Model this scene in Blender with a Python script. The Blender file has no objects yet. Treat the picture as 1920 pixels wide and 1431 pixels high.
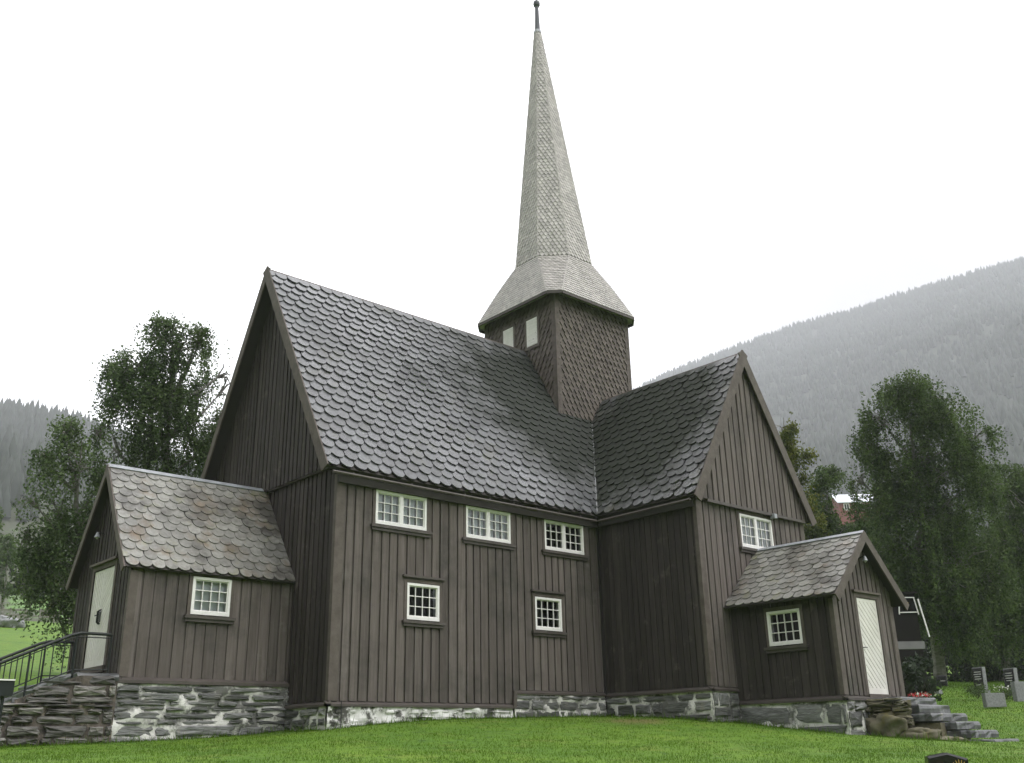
import bpy, math, random
import numpy as np
from mathutils import Vector, noise as mnoise
R = math.radians
sc = bpy.context.scene
col = sc.collection
# ------------------------------------------------------------ camera, world, sun, exposure
CP = np.array([-11.113, -18.143, -0.976])
YAW, PITCH, ROLL, F = -41.929, 20.405, -1.174, 1843.3
_y, _p, _r = R(YAW), R(PITCH), R(ROLL)
fw = np.array([-math.sin(_y)*math.cos(_p), math.cos(_y)*math.cos(_p), math.sin(_p)])
rt = np.array([fw[1], -fw[0], 0.0]); rt /= np.linalg.norm(rt)
up = np.cross(rt, fw)
R2 = math.cos(_r)*rt + math.sin(_r)*up
U2 = -math.sin(_r)*rt + math.cos(_r)*up
cam_d = bpy.data.cameras.new('camera'); cam = bpy.data.objects.new('camera', cam_d); col.objects.link(cam)
from mathutils import Matrix
cam.matrix_world = Matrix(((R2[0], U2[0], -fw[0], CP[0]), (R2[1], U2[1], -fw[1], CP[1]), (R2[2], U2[2], -fw[2], CP[2]), (0, 0, 0, 1)))
cam_d.sensor_width = 36; cam_d.lens = F/1920*36; cam_d.clip_start = .1; cam_d.clip_end = 9000
sc.camera = cam

def at(u, v, depth):
    return CP + (fw + R2*(u-960)/F + U2*(715.5-v)/F)*depth

def azel(u, v):
    d = fw + R2*(u-960)/F + U2*(715.5-v)/F
    return math.atan2(d[0], d[1]), math.atan2(d[2], math.hypot(d[0], d[1]))

SUN_EL, SUN_AZ = 52, 166      # azimuth clockwise from +Y: light from behind the camera's right shoulder
w = bpy.data.worlds.new('World'); sc.world = w; w.use_nodes = True
nt = w.node_tree; nt.nodes.clear()
def wn(t, **k):
    n = nt.nodes.new(t)
    for a, b in k.items(): setattr(n, a, b)
    return n
sky = wn('ShaderNodeTexSky', sky_type='NISHITA', sun_disc=False)
sky.sun_elevation = R(SUN_EL); sky.sun_rotation = R(SUN_AZ); sky.dust_density = 4
hs = wn('ShaderNodeHueSaturation'); hs.inputs['Saturation'].default_value = .25
bg1 = wn('ShaderNodeBackground'); bg1.inputs['Strength'].default_value = .1
nt.links.new(sky.outputs[0], hs.inputs['Color']); nt.links.new(hs.outputs[0], bg1.inputs['Color'])
tc = wn('ShaderNodeTexCoord'); sep = wn('ShaderNodeSeparateXYZ'); nt.links.new(tc.outputs['Generated'], sep.inputs[0])
nz = wn('ShaderNodeTexNoise'); nz.inputs['Scale'].default_value = 2.2; nz.inputs['Detail'].default_value = 5; nz.inputs['Roughness'].default_value = .5
nt.links.new(tc.outputs['Generated'], nz.inputs['Vector'])
# overcast: brighter towards the zenith, dimmed in the west (-X) to darken west-facing walls, light grey low in the east
mx = wn('ShaderNodeMapRange', interpolation_type='SMOOTHSTEP'); mx.inputs['From Min'].default_value = -.75; mx.inputs['From Max'].default_value = .35
mx.inputs['To Min'].default_value = .62; mx.inputs['To Max'].default_value = 1.0
nt.links.new(sep.outputs['X'], mx.inputs['Value'])
mz = wn('ShaderNodeMapRange', interpolation_type='SMOOTHSTEP'); mz.inputs['From Min'].default_value = .2; mz.inputs['From Max'].default_value = .8
mz.inputs['To Min'].default_value = 1.85; mz.inputs['To Max'].default_value = 2.3
nt.links.new(sep.outputs['Z'], mz.inputs['Value'])
# low grey cloud over the eastern mountain
dt = wn('ShaderNodeVectorMath', operation='DOT_PRODUCT'); _a = azel(1800, 560); dt.inputs[1].default_value = (math.sin(_a[0])*math.cos(_a[1]), math.cos(_a[0])*math.cos(_a[1]), math.sin(_a[1]))
nt.links.new(tc.outputs['Generated'], dt.inputs[0])
md = wn('ShaderNodeMapRange', interpolation_type='SMOOTHSTEP'); md.inputs['From Min'].default_value = .93; md.inputs['From Max'].default_value = 1.0
md.inputs['To Min'].default_value = 1.0; md.inputs['To Max'].default_value = .4
nt.links.new(dt.outputs['Value'], md.inputs['Value'])
mn = wn('ShaderNodeMapRange'); mn.inputs['From Min'].default_value = .35; mn.inputs['From Max'].default_value = .65; mn.inputs['To Min'].default_value = .88; mn.inputs['To Max'].default_value = 1.1
nt.links.new(nz.outputs['Fac'], mn.inputs['Value'])
def mul(a, b):
    m = wn('ShaderNodeMath', operation='MULTIPLY'); nt.links.new(a, m.inputs[0]); nt.links.new(b, m.inputs[1]); return m.outputs[0]
st = mul(mul(mul(mx.outputs[0], mz.outputs[0]), md.outputs[0]), mn.outputs[0])
bg2 = wn('ShaderNodeBackground'); bg2.inputs['Color'].default_value = (.985, .972, 1, 1)
nt.links.new(st, bg2.inputs['Strength'])
mixw = wn('ShaderNodeMixShader'); mixw.inputs[0].default_value = .92
nt.links.new(bg1.outputs[0], mixw.inputs[1]); nt.links.new(bg2.outputs[0], mixw.inputs[2])
wo = wn('ShaderNodeOutputWorld'); nt.links.new(mixw.outputs[0], wo.inputs[0])

sd = bpy.data.lights.new('sun', 'SUN'); sd.energy = 1.7; sd.angle = R(40); sd.color = (1, .97, .93)
so = bpy.data.objects.new('sun', sd); col.objects.link(so)
_d = Vector((math.sin(R(SUN_AZ))*math.cos(R(SUN_EL)), math.cos(R(SUN_AZ))*math.cos(R(SUN_EL)), math.sin(R(SUN_EL))))
so.rotation_euler = (_d).to_track_quat('Z', 'Y').to_euler(); so.location = (0, -30, 40)
sc.view_settings.view_transform = 'Standard'; sc.view_settings.look = 'None'
sc.view_settings.exposure = .28; sc.view_settings.gamma = 1
sc.cycles.max_bounces = 6; sc.cycles.transparent_max_bounces = 12; sc.cycles.volume_bounces = 2
sc.cycles.use_denoising = True; sc.cycles.caustics_reflective = False; sc.cycles.caustics_refractive = False

# ------------------------------------------------------------ helpers
def V3(*a): return np.array(a, float)

class MB:
    def __init__(s): s.v = []; s.f = []
    def add(s, vs, fs):
        n = len(s.v); s.v += [tuple(float(c) for c in x) for x in vs]; s.f += [[n+i for i in g] for g in fs]
    def box(s, O, A, B, C):            # corner and three edge vectors
        O, A, B, C = map(np.asarray, (O, A, B, C))
        p = [O, O+A, O+A+B, O+B, O+C, O+A+C, O+A+B+C, O+B+C]
        if np.dot(np.cross(A, B), C) < 0:
            f = [(0, 1, 2, 3), (7, 6, 5, 4), (4, 5, 1, 0), (5, 6, 2, 1), (6, 7, 3, 2), (7, 4, 0, 3)]
        else:
            f = [(3, 2, 1, 0), (4, 5, 6, 7), (0, 1, 5, 4), (1, 2, 6, 5), (2, 3, 7, 6), (3, 0, 4, 7)]
        s.add(p, f)
    def abox(s, x0, x1, y0, y1, z0, z1): s.box((x0, y0, z0), (x1-x0, 0, 0), (0, y1-y0, 0), (0, 0, z1-z0))
    def beam(s, p, q, wdt, hgt, upv=(0, 0, 1)):
        p, q = np.asarray(p, float), np.asarray(q, float); d = q-p; d /= np.linalg.norm(d)
        a = np.cross(d, upv); a /= np.linalg.norm(a); b = np.cross(a, d)
        s.box(p-a*wdt/2-b*hgt/2, a*wdt, b*hgt, q-p)
    def tube(s, pts, rad, n=6, cap=True):
        pts = [np.asarray(p, float) for p in pts]
        if not hasattr(rad, '__len__'): rad = [rad]*len(pts)
        base = len(s.v); prev = None
        for i, p in enumerate(pts):
            d = pts[min(i+1, len(pts)-1)]-pts[max(i-1, 0)]; d = d/(np.linalg.norm(d)+1e-9)
            if prev is None:
                r = V3(1, 0, 0) if abs(d[0]) < .8 else V3(0, 1, 0)
            else: r = prev
            a = r-d*np.dot(r, d); a /= np.linalg.norm(a); prev = a; b = np.cross(d, a)
            for k in range(n):
                t = 2*math.pi*k/n; s.v.append(tuple(p+(a*math.cos(t)+b*math.sin(t))*rad[i]))
        for i in range(len(pts)-1):
            for k in range(n):
                o = base+i*n; s.f.append([o+k, o+(k+1) % n, o+n+(k+1) % n, o+n+k])
        if cap:
            s.f.append([base+k for k in range(n)][::-1]); s.f.append([base+(len(pts)-1)*n+k for k in range(n)])
    def build(s, name, m, parent=None, smooth=False, skew=True):
        me = bpy.data.meshes.new(name)
        v = s.v
        if skew:
            v = [(x-.028*y, y, z) if (x > 7.5 and y < -.6 and x < 19 and y > -9) else (x, y, z) for x, y, z in v]
        me.from_pydata(v, [], s.f); me.update()
        if m: me.materials.append(m)
        if smooth: me.shade_smooth()
        o = bpy.data.objects.new(name, me); col.objects.link(o)
        if parent is not None: o.parent = parent
        return o

def npmesh(name, verts, faces, m, parent=None, k=None, smooth=False):
    me = bpy.data.meshes.new(name); k = faces.shape[1]
    me.vertices.add(len(verts)); me.vertices.foreach_set('co', np.ascontiguousarray(verts, dtype=np.float32).ravel())
    me.loops.add(faces.size); me.loops.foreach_set('vertex_index', np.ascontiguousarray(faces, dtype=np.int32).ravel())
    me.polygons.add(len(faces)); me.polygons.foreach_set('loop_start', np.arange(0, faces.size, k, dtype=np.int32))
    me.polygons.foreach_set('loop_total', np.full(len(faces), k, dtype=np.int32))
    me.update(calc_edges=True); me.validate()
    me.materials.append(m)
    if smooth: me.shade_smooth()
    o = bpy.data.objects.new(name, me); col.objects.link(o)
    if parent is not None: o.parent = parent
    return o

def tag(o, label=None, cat=None, group=None, kind=None):
    if label: o['label'] = label
    if cat: o['category'] = cat
    if group: o['group'] = group
    if kind: o['kind'] = kind
    return o
def thing(name, loc, label, cat, group=None):
    # parts are modelled in world coordinates, so the Empty only marks the thing's base
    o = bpy.data.objects.new(name, None); col.objects.link(o); o.location = tuple(float(a) for a in loc); o.empty_display_size = .3
    return tag(o, label, cat, group)
def fixparents():
    # children were modelled in world coordinates: cancel the parent's transform
    for o in col.objects:
        if o.parent is not None and o.parent.type == 'EMPTY' and not o.get('_k'):
            o.matrix_parent_inverse = Matrix.Translation(-Vector(o.parent.location))

# ------------------------------------------------------------ materials
def mat(name, base, rough=.8, var=0.0, noise=None, stretch=(1, 1, 1), scale=4, col2=None, amt=.5, bump=0, bscale=20, spec=.5, patch=None, detail=6, bstretch=None, coat=0):
    """base colour, per-piece brightness variation, a noise mix towards col2, optional patches (colour, scale, lo, hi), bump"""
    m = bpy.data.materials.new(name); m.use_nodes = True; t = m.node_tree; N = t.nodes; Lk = t.links
    b = N['Principled BSDF']; b.inputs['Roughness'].default_value = rough; b.inputs['Specular IOR Level'].default_value = spec
    tcn = N.new('ShaderNodeTexCoord'); mp = N.new('ShaderNodeMapping'); mp.inputs['Scale'].default_value = stretch
    Lk.new(tcn.outputs['Object'], mp.inputs[0])
    cur = None
    if col2 is not None:
        n1 = N.new('ShaderNodeTexNoise'); n1.inputs['Scale'].default_value = scale; n1.inputs['Detail'].default_value = detail; n1.inputs['Roughness'].default_value = .62
        Lk.new(mp.outputs[0], n1.inputs['Vector'])
        r = N.new('ShaderNodeMapRange'); r.inputs['From Min'].default_value = .36; r.inputs['From Max'].default_value = .64; r.inputs['To Max'].default_value = amt*2
        Lk.new(n1.outputs['Fac'], r.inputs['Value'])
        mxn = N.new('ShaderNodeMix'); mxn.data_type = 'RGBA'; mxn.inputs['A'].default_value = (*base, 1); mxn.inputs['B'].default_value = (*col2, 1)
        Lk.new(r.outputs[0], mxn.inputs['Factor']); cur = mxn.outputs['Result']
    if patch:
        for pi, (pc, ps, lo, hi) in enumerate(patch):
            n2 = N.new('ShaderNodeTexNoise'); n2.inputs['Scale'].default_value = ps; n2.inputs['Detail'].default_value = 7; n2.inputs['Roughness'].default_value = .7
            mp2 = N.new('ShaderNodeMapping'); mp2.inputs['Location'].default_value = (pi*13.1+3, pi*7.7, 5); Lk.new(tcn.outputs['Object'], mp2.inputs[0]); Lk.new(mp2.outputs[0], n2.inputs['Vector'])
            r = N.new('ShaderNodeMapRange'); r.inputs['From Min'].default_value = lo; r.inputs['From Max'].default_value = hi
            Lk.new(n2.outputs['Fac'], r.inputs['Value'])
            mxn = N.new('ShaderNodeMix'); mxn.data_type = 'RGBA'; mxn.inputs['B'].default_value = (*pc, 1)
            if cur is None: mxn.inputs['A'].default_value = (*base, 1)
            else: Lk.new(cur, mxn.inputs['A'])
            Lk.new(r.outputs[0], mxn.inputs['Factor']); cur = mxn.outputs['Result']
    if var:
        g = N.new('ShaderNodeNewGeometry'); r = N.new('ShaderNodeMapRange'); r.inputs['To Min'].default_value = 1-var; r.inputs['To Max'].default_value = 1+var
        Lk.new(g.outputs['Random Per Island'], r.inputs['Value'])
        mm = N.new('ShaderNodeVectorMath'); mm.operation = 'SCALE'
        if cur is None: mm.inputs[0].default_value = base
        else: Lk.new(cur, mm.inputs[0])
        Lk.new(r.outputs[0], mm.inputs['Scale']); cur = mm.outputs[0]
    if cur is None: b.inputs['Base Color'].default_value = (*base, 1)
    else: Lk.new(cur, b.inputs['Base Color'])
    if bump:
        n3 = N.new('ShaderNodeTexNoise'); n3.inputs['Scale'].default_value = bscale; n3.inputs['Detail'].default_value = 5
        mp3 = N.new('ShaderNodeMapping'); mp3.inputs['Scale'].default_value = bstretch or stretch; Lk.new(tcn.outputs['Object'], mp3.inputs[0])
        Lk.new(mp3.outputs[0], n3.inputs['Vector'])
        bp = N.new('ShaderNodeBump'); bp.inputs['Strength'].default_value = bump; bp.inputs['Distance'].default_value = .02
        Lk.new(n3.outputs['Fac'], bp.inputs['Height']); Lk.new(bp.outputs[0], b.inputs['Normal'])
    return m

ZS = (9, 9, .5)
M = {}
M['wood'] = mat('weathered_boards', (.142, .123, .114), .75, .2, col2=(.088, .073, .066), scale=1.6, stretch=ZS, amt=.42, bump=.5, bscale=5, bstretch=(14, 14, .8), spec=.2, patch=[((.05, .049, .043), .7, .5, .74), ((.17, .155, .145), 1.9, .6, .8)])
M['wood_dark'] = mat('tarred_boards', (.052, .043, .039), .7, .26, col2=(.03, .025, .023), scale=1.6, stretch=ZS, amt=.5, bump=.5, bscale=5, bstretch=(14, 14, .8), spec=.25, patch=[((.1, .085, .075), 2.3, .58, .75)])  # tarred wood; the dimmer light on west and north sides is in its colour
M['trim'] = mat('wood_trim', (.115, .097, .085), .7, .1, col2=(.07, .058, .05), scale=5, amt=.4, bump=.3, spec=.3)
M['tar'] = mat('tarred_corner', (.014, .012, .011), .7)  # near-black colour for the shade in the inner corner
M['trim_dark'] = mat('dark_wood_trim', (.05, .041, .036), .6, .1, col2=(.085, .072, .064), scale=3, amt=.35, bump=.3)
M['white'] = mat('white_window_paint', (.8, .785, .775), .5, .04, col2=(.66, .645, .63), scale=7, amt=.25, bump=.12)
M['door'] = mat('cream_door_paint', (.7, .68, .64), .5, .05, col2=(.56, .54, .5), scale=2.2, amt=.3, bump=.1)
M['oldpaint'] = mat('grimy_groove_paint', (.2, .19, .17), .8)  # darker tone behind the gaps between the door boards
M['slate'] = mat('wet_slate', (.085, .089, .094), .22, .36, col2=(.045, .047, .05), scale=9, amt=.5, bump=.3, bscale=14, spec=.95, patch=[((.06, .06, .045), 1.1, .54, .7)])
M['slate_rough'] = mat('rough_wet_slate', (.085, .087, .088), .26, .5, col2=(.05, .052, .054), scale=13, amt=.6, bump=.8, bscale=10, spec=.85, patch=[((.055, .055, .038), .9, .5, .64)])
def patchy(m, c0, r0, colr):
    # darker, rougher, less glossy patch of slate round the tower foot
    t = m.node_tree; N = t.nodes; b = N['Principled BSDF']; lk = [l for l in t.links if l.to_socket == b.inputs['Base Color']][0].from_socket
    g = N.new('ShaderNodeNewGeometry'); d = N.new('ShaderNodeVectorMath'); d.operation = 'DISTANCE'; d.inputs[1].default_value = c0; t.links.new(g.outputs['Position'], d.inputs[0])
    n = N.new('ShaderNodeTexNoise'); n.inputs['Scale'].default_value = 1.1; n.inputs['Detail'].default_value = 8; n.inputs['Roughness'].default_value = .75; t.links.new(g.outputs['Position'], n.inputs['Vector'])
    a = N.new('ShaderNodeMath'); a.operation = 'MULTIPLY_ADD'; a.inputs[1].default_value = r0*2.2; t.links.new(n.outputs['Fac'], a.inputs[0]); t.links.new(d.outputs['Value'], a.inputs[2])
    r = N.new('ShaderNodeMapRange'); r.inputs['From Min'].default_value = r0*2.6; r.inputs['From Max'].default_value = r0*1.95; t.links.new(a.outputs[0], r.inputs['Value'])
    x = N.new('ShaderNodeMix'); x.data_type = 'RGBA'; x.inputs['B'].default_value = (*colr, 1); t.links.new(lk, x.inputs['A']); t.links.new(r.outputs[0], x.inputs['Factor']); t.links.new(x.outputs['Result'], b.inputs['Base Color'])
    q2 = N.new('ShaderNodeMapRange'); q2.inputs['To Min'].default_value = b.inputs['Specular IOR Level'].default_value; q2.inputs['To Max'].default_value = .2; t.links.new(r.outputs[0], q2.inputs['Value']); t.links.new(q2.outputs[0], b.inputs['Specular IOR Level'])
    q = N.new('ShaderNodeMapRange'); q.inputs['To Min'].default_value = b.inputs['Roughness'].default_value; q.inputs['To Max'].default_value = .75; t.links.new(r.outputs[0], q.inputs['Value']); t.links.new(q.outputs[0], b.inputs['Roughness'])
    # rain film: some stretches of slate are wetter and smoother than others
    n5 = N.new('ShaderNodeTexNoise'); n5.inputs['Scale'].default_value = .55; n5.inputs['Detail'].default_value = 6; n5.inputs['Roughness'].default_value = .7; t.links.new(g.outputs['Position'], n5.inputs['Vector'])
    w5 = N.new('ShaderNodeMapRange'); w5.inputs['From Min'].default_value = .4; w5.inputs['From Max'].default_value = .6; w5.inputs['To Min'].default_value = .1; w5.inputs['To Max'].default_value = .5; t.links.new(n5.outputs['Fac'], w5.inputs['Value']); t.links.new(w5.outputs[0], q.inputs['To Min'])
patchy(M['slate'], (8.2, 1.6, 8.6), 2.6, (.028, .032, .026)); patchy(M['slate_rough'], (9.2, -.6, 7.6), 2.4, (.026, .03, .022))
M['slate_pale'] = mat('lichened_slate', (.25, .245, .225), .36, .24, col2=(.17, .168, .152), scale=11, amt=.5, bump=.4, bscale=16, spec=.5, patch=[((.15, .11, .07), 1.3, .52, .68), ((.2, .2, .12), 2.9, .56, .7), ((.09, .085, .075), .8, .52, .62)])
M['deck'] = mat('roof_underside', (.035, .03, .027), .8)
M['shingle'] = mat('spire_shingle', (.5, .475, .455), .5, .16, col2=(.39, .37, .355), scale=2.5, amt=.4, bump=.3, spec=.3)
M['shingle_brown'] = mat('tower_shingle', (.118, .1, .086), .7, .22, col2=(.075, .062, .054), scale=6, amt=.4, bump=.3, spec=.25)
M['lead'] = mat('lead_flashing', (.33, .35, .38), .35, .05, col2=(.22, .23, .25), scale=4, spec=.6)
M['iron'] = mat('black_iron', (.012, .016, .015), .5, spec=.3)
M['mast'] = mat('dark_mast', (.05, .055, .07), .45)
M['stone'] = mat('slate_stone', (.18, .184, .18), .6, .5, col2=(.08, .081, .078), scale=3, stretch=(1.5, 1.5, 9), amt=.5, bump=.9, bscale=4, bstretch=(2, 2, 14), patch=[((.2, .19, .16), 2.2, .56, .72)])
M['stone_brown'] = mat('dry_stone', (.2, .192, .178), .6, .55, col2=(.06, .056, .05), scale=3, stretch=(1.5, 1.5, 9), amt=.55, bump=.9, bscale=4, bstretch=(2, 2, 14), patch=[((.19, .16, .12), 2.7, .58, .72), ((.15, .13, .035), 1.7, .66, .75)])
M['mortar'] = mat('lime_mortar', (.74, .73, .7), .9, col2=(.5, .49, .46), scale=4, amt=.4, bump=1, bscale=9, patch=[((.13, .13, .12), 1.3, .47, .56)])
M['mortar_dark'] = mat('earthy_joints', (.12, .1, .085), .95, col2=(.035, .03, .026), scale=6, amt=.5, bump=1, bscale=9, patch=[((.36, .31, .25), 1.5, .55, .66)])
M['whitewash'] = mat('flaking_whitewash', (.74, .74, .72), .85, .1, col2=(.5, .49, .47), scale=5, amt=.35, bump=1, bscale=7, patch=[((.075, .075, .065), 1.7, .5, .56)])
M['moss_stone'] = mat('mossy_stone', (.14, .128, .085), .85, .25, col2=(.06, .055, .035), scale=3, amt=.5, bump=1, bscale=5, patch=[((.3, .29, .24), 1.5, .6, .7), ((.11, .095, .03), 2.4, .5, .64)])
M['step'] = mat('wet_step_stone', (.09, .093, .095), .34, .25, col2=(.045, .047, .048), scale=3, amt=.5, bump=.6, bscale=7, spec=.5, patch=[((.3, .28, .22), 2.5, .62, .7)])
M['bark'] = mat('birch_bark', (.13, .12, .105), .85, 0, col2=(.32, .31, .29), scale=2, stretch=(2, 2, 6), amt=.35, bump=.8)
M['twig'] = mat('dark_twig', (.045, .036, .03), .8)
M['granite_black'] = mat('polished_black_granite', (.012, .012, .013), .12, spec=.7)
M['granite'] = mat('grey_granite', (.24, .245, .25), .7, .15, col2=(.15, .155, .16), scale=20, amt=.5, bump=.4)
M['gold'] = mat('gilt_lettering', (.5, .33, .06), .35)
M['pale_letter'] = mat('pale_lettering', (.55, .55, .53), .6)
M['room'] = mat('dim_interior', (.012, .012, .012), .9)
M['curtain'] = mat('pale_inner_sash', (.8, .83, .85), .4, .1, col2=(.66, .7, .72), scale=3, amt=.5, spec=.5)  # pale colour carrying the light reflected by the inner glazing

def leafmat(name, c, c2, var=.45):
    m = mat(name, c, .55, var, col2=c2, scale=1.3, amt=.5, detail=4, spec=.15)
    t = m.node_tree; b = t.nodes['Principled BSDF']; out = [n for n in t.nodes if n.type == 'OUTPUT_MATERIAL'][0]
    tr = t.nodes.new('ShaderNodeBsdfTranslucent'); ms = t.nodes.new('ShaderNodeMixShader'); ms.inputs[0].default_value = .38
    lk = [l for l in t.links if l.to_socket == b.inputs['Base Color']][0].from_socket
    t.links.new(lk, tr.inputs['Color']); t.links.new(b.outputs[0], ms.inputs[1]); t.links.new(tr.outputs[0], ms.inputs[2]); t.links.new(ms.outputs[0], out.inputs[0])
    return m
M['leaf'] = leafmat('birch_leaf', (.125, .175, .07), (.065, .1, .045))
M['leaf2'] = leafmat('olive_leaf', (.098, .145, .042), (.048, .08, .028))
M['leaf3'] = leafmat('yellowing_leaf', (.16, .17, .035), (.07, .1, .03))
M['leaf_dark'] = leafmat('dark_leaf', (.04, .056, .03), (.022, .034, .02))
M['spruce'] = mat('spruce_needles', (.022, .03, .022), .9, .15)
M['blade'] = leafmat('grass_blade', (.098, .185, .014), (.07, .14, .011), .3)
def glassmat():
    m = bpy.data.materials.new('window_glass'); m.use_nodes = True; t = m.node_tree; t.nodes.clear()
    o = t.nodes.new('ShaderNodeOutputMaterial'); g = t.nodes.new('ShaderNodeBsdfGlossy'); g.inputs['Roughness'].default_value = .03; g.inputs['Color'].default_value = (.92, .95, 1, 1)
    tr = t.nodes.new('ShaderNodeBsdfTransparent'); tr.inputs[0].default_value = (.94, .96, .96, 1)
    fr = t.nodes.new('ShaderNodeFresnel'); fr.inputs[0].default_value = 1.55
    nz = t.nodes.new('ShaderNodeTexNoise'); nz.inputs['Scale'].default_value = 5; bp = t.nodes.new('ShaderNodeBump'); bp.inputs['Strength'].default_value = .06
    t.links.new(nz.outputs['Fac'], bp.inputs['Height']); t.links.new(bp.outputs[0], g.inputs['Normal'])
    ms = t.nodes.new('ShaderNodeMixShader'); t.links.new(fr.outputs[0], ms.inputs[0]); t.links.new(tr.outputs[0], ms.inputs[1]); t.links.new(g.outputs[0], ms.inputs[2]); t.links.new(ms.outputs[0], o.inputs[0])
    return m
M['glass'] = glassmat()

# ------------------------------------------------------------ terrain (real heights around the church)
anchors = [(0.08, -.1, -.56), (2.33, -.1, -.40), (4.33, -.1, -.35), (7.8, -.1, -.30), (8.1, -1.69, -.37), (8.1, -3.2, -.5), (9.1, -4, -.62), (9.1, -5.9, -.83),
           (-3.9, 1.6, -.75), (-2.7, 1.6, -.72), (-1.1, 1.6, -.65), (-.2, 1.6, -.58), (-5.7, 1.6, -.8), (-8, 2.0, -.85), (10.5, -6.8, -.97), (11.8, -8.6, -1.06), (13.7, -7.4, -1.12),
           (9.5, -7.3, -.98), (6.3, -7.9, -1.1), (4.2, -11.65, -1.3), (-1.2, -6.9, -1.16), (-6.6, -2.1, -1.0), (-3.9, -4.5, -1.06), (-1.7, -13.6, -1.55), (3, -4.5, -.86), (6, -3, -.6),
           (-7.5, -9.0, -1.45), (-9, -13, -1.85), (-11.1, -18.1, -2.55), (-15, -22, -3.0), (-3, -22, -2.6), (-19, -14, -2.6), (8, -18, -2.0), (18, -14, -1.4),
           (28, -1, .72), (27.6, -2.1, .53), (20, -4, -.3), (35.4, 3.4, 1.4), (24, -12, -.6), (36, -10, .2), (13.5, -3, -.5), (14, 3, -.2), (12, 9, .3), (6, 9, .4), (-1, 9, .9),
           (-2, 12.7, 1.35), (-6, 6, .3), (-4.2, 8, .9), (-9, 8, .3), (3.2, 31, 4.1), (7.7, 47, 6.8), (-8, 30, 3.6), (-20, 20, 1.2), (-28, -10, -2), (22, 20, 2.6), (50, 10, 3), (55, -20, .8), (35, 45, 6.5),
           (-15, 60, 7.5), (20, 65, 8.5), (70, 40, 6), (-60, 20, 1), (-50, -50, -5), (0, -70, -7), (60, -60, -4), (85, 0, 3), (-60, 60, 6), (70, 75, 9), (0, 90, 9.5)]
A_ = np.array(anchors); SC_ = 10.0
def _phi(r2): return np.sqrt(r2/SC_**2+.01)
def _solve():
    X = A_[:, :2]; n = len(X); D2 = ((X[:, None]-X[None])**2).sum(-1)
    P = np.c_[np.ones(n), X/50]; K = np.zeros((n+3, n+3)); K[:n, :n] = _phi(D2)-np.eye(n)*.01; K[:n, n:] = P; K[n:, :n] = P.T
    return np.linalg.solve(K, np.r_[A_[:, 2], 0, 0, 0])
W_ = _solve()
def gh(x, y):
    x, y = np.atleast_1d(np.asarray(x, float)), np.atleast_1d(np.asarray(y, float)); sh = x.shape; x = x.ravel(); y = y.ravel()
    out = np.empty(len(x))
    for i in range(0, len(x), 20000):
        a, b = x[i:i+20000], y[i:i+20000]
        D2 = (a[:, None]-A_[None, :, 0])**2+(b[:, None]-A_[None, :, 1])**2
        n = len(A_); out[i:i+20000] = _phi(D2)@W_[:n]+W_[n]+W_[n+1]*a/50+W_[n+2]*b/50
    r = np.hypot(x, y); t = np.clip((r-75)/60, 0, 1); t = t*t*(3-2*t)
    far = 3+6*np.clip(y/120+.2, -.8, 1.2)
    return (out*(1-t)+far*t).reshape(sh)
def gz(x, y): return float(gh(x, y)[0])

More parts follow.
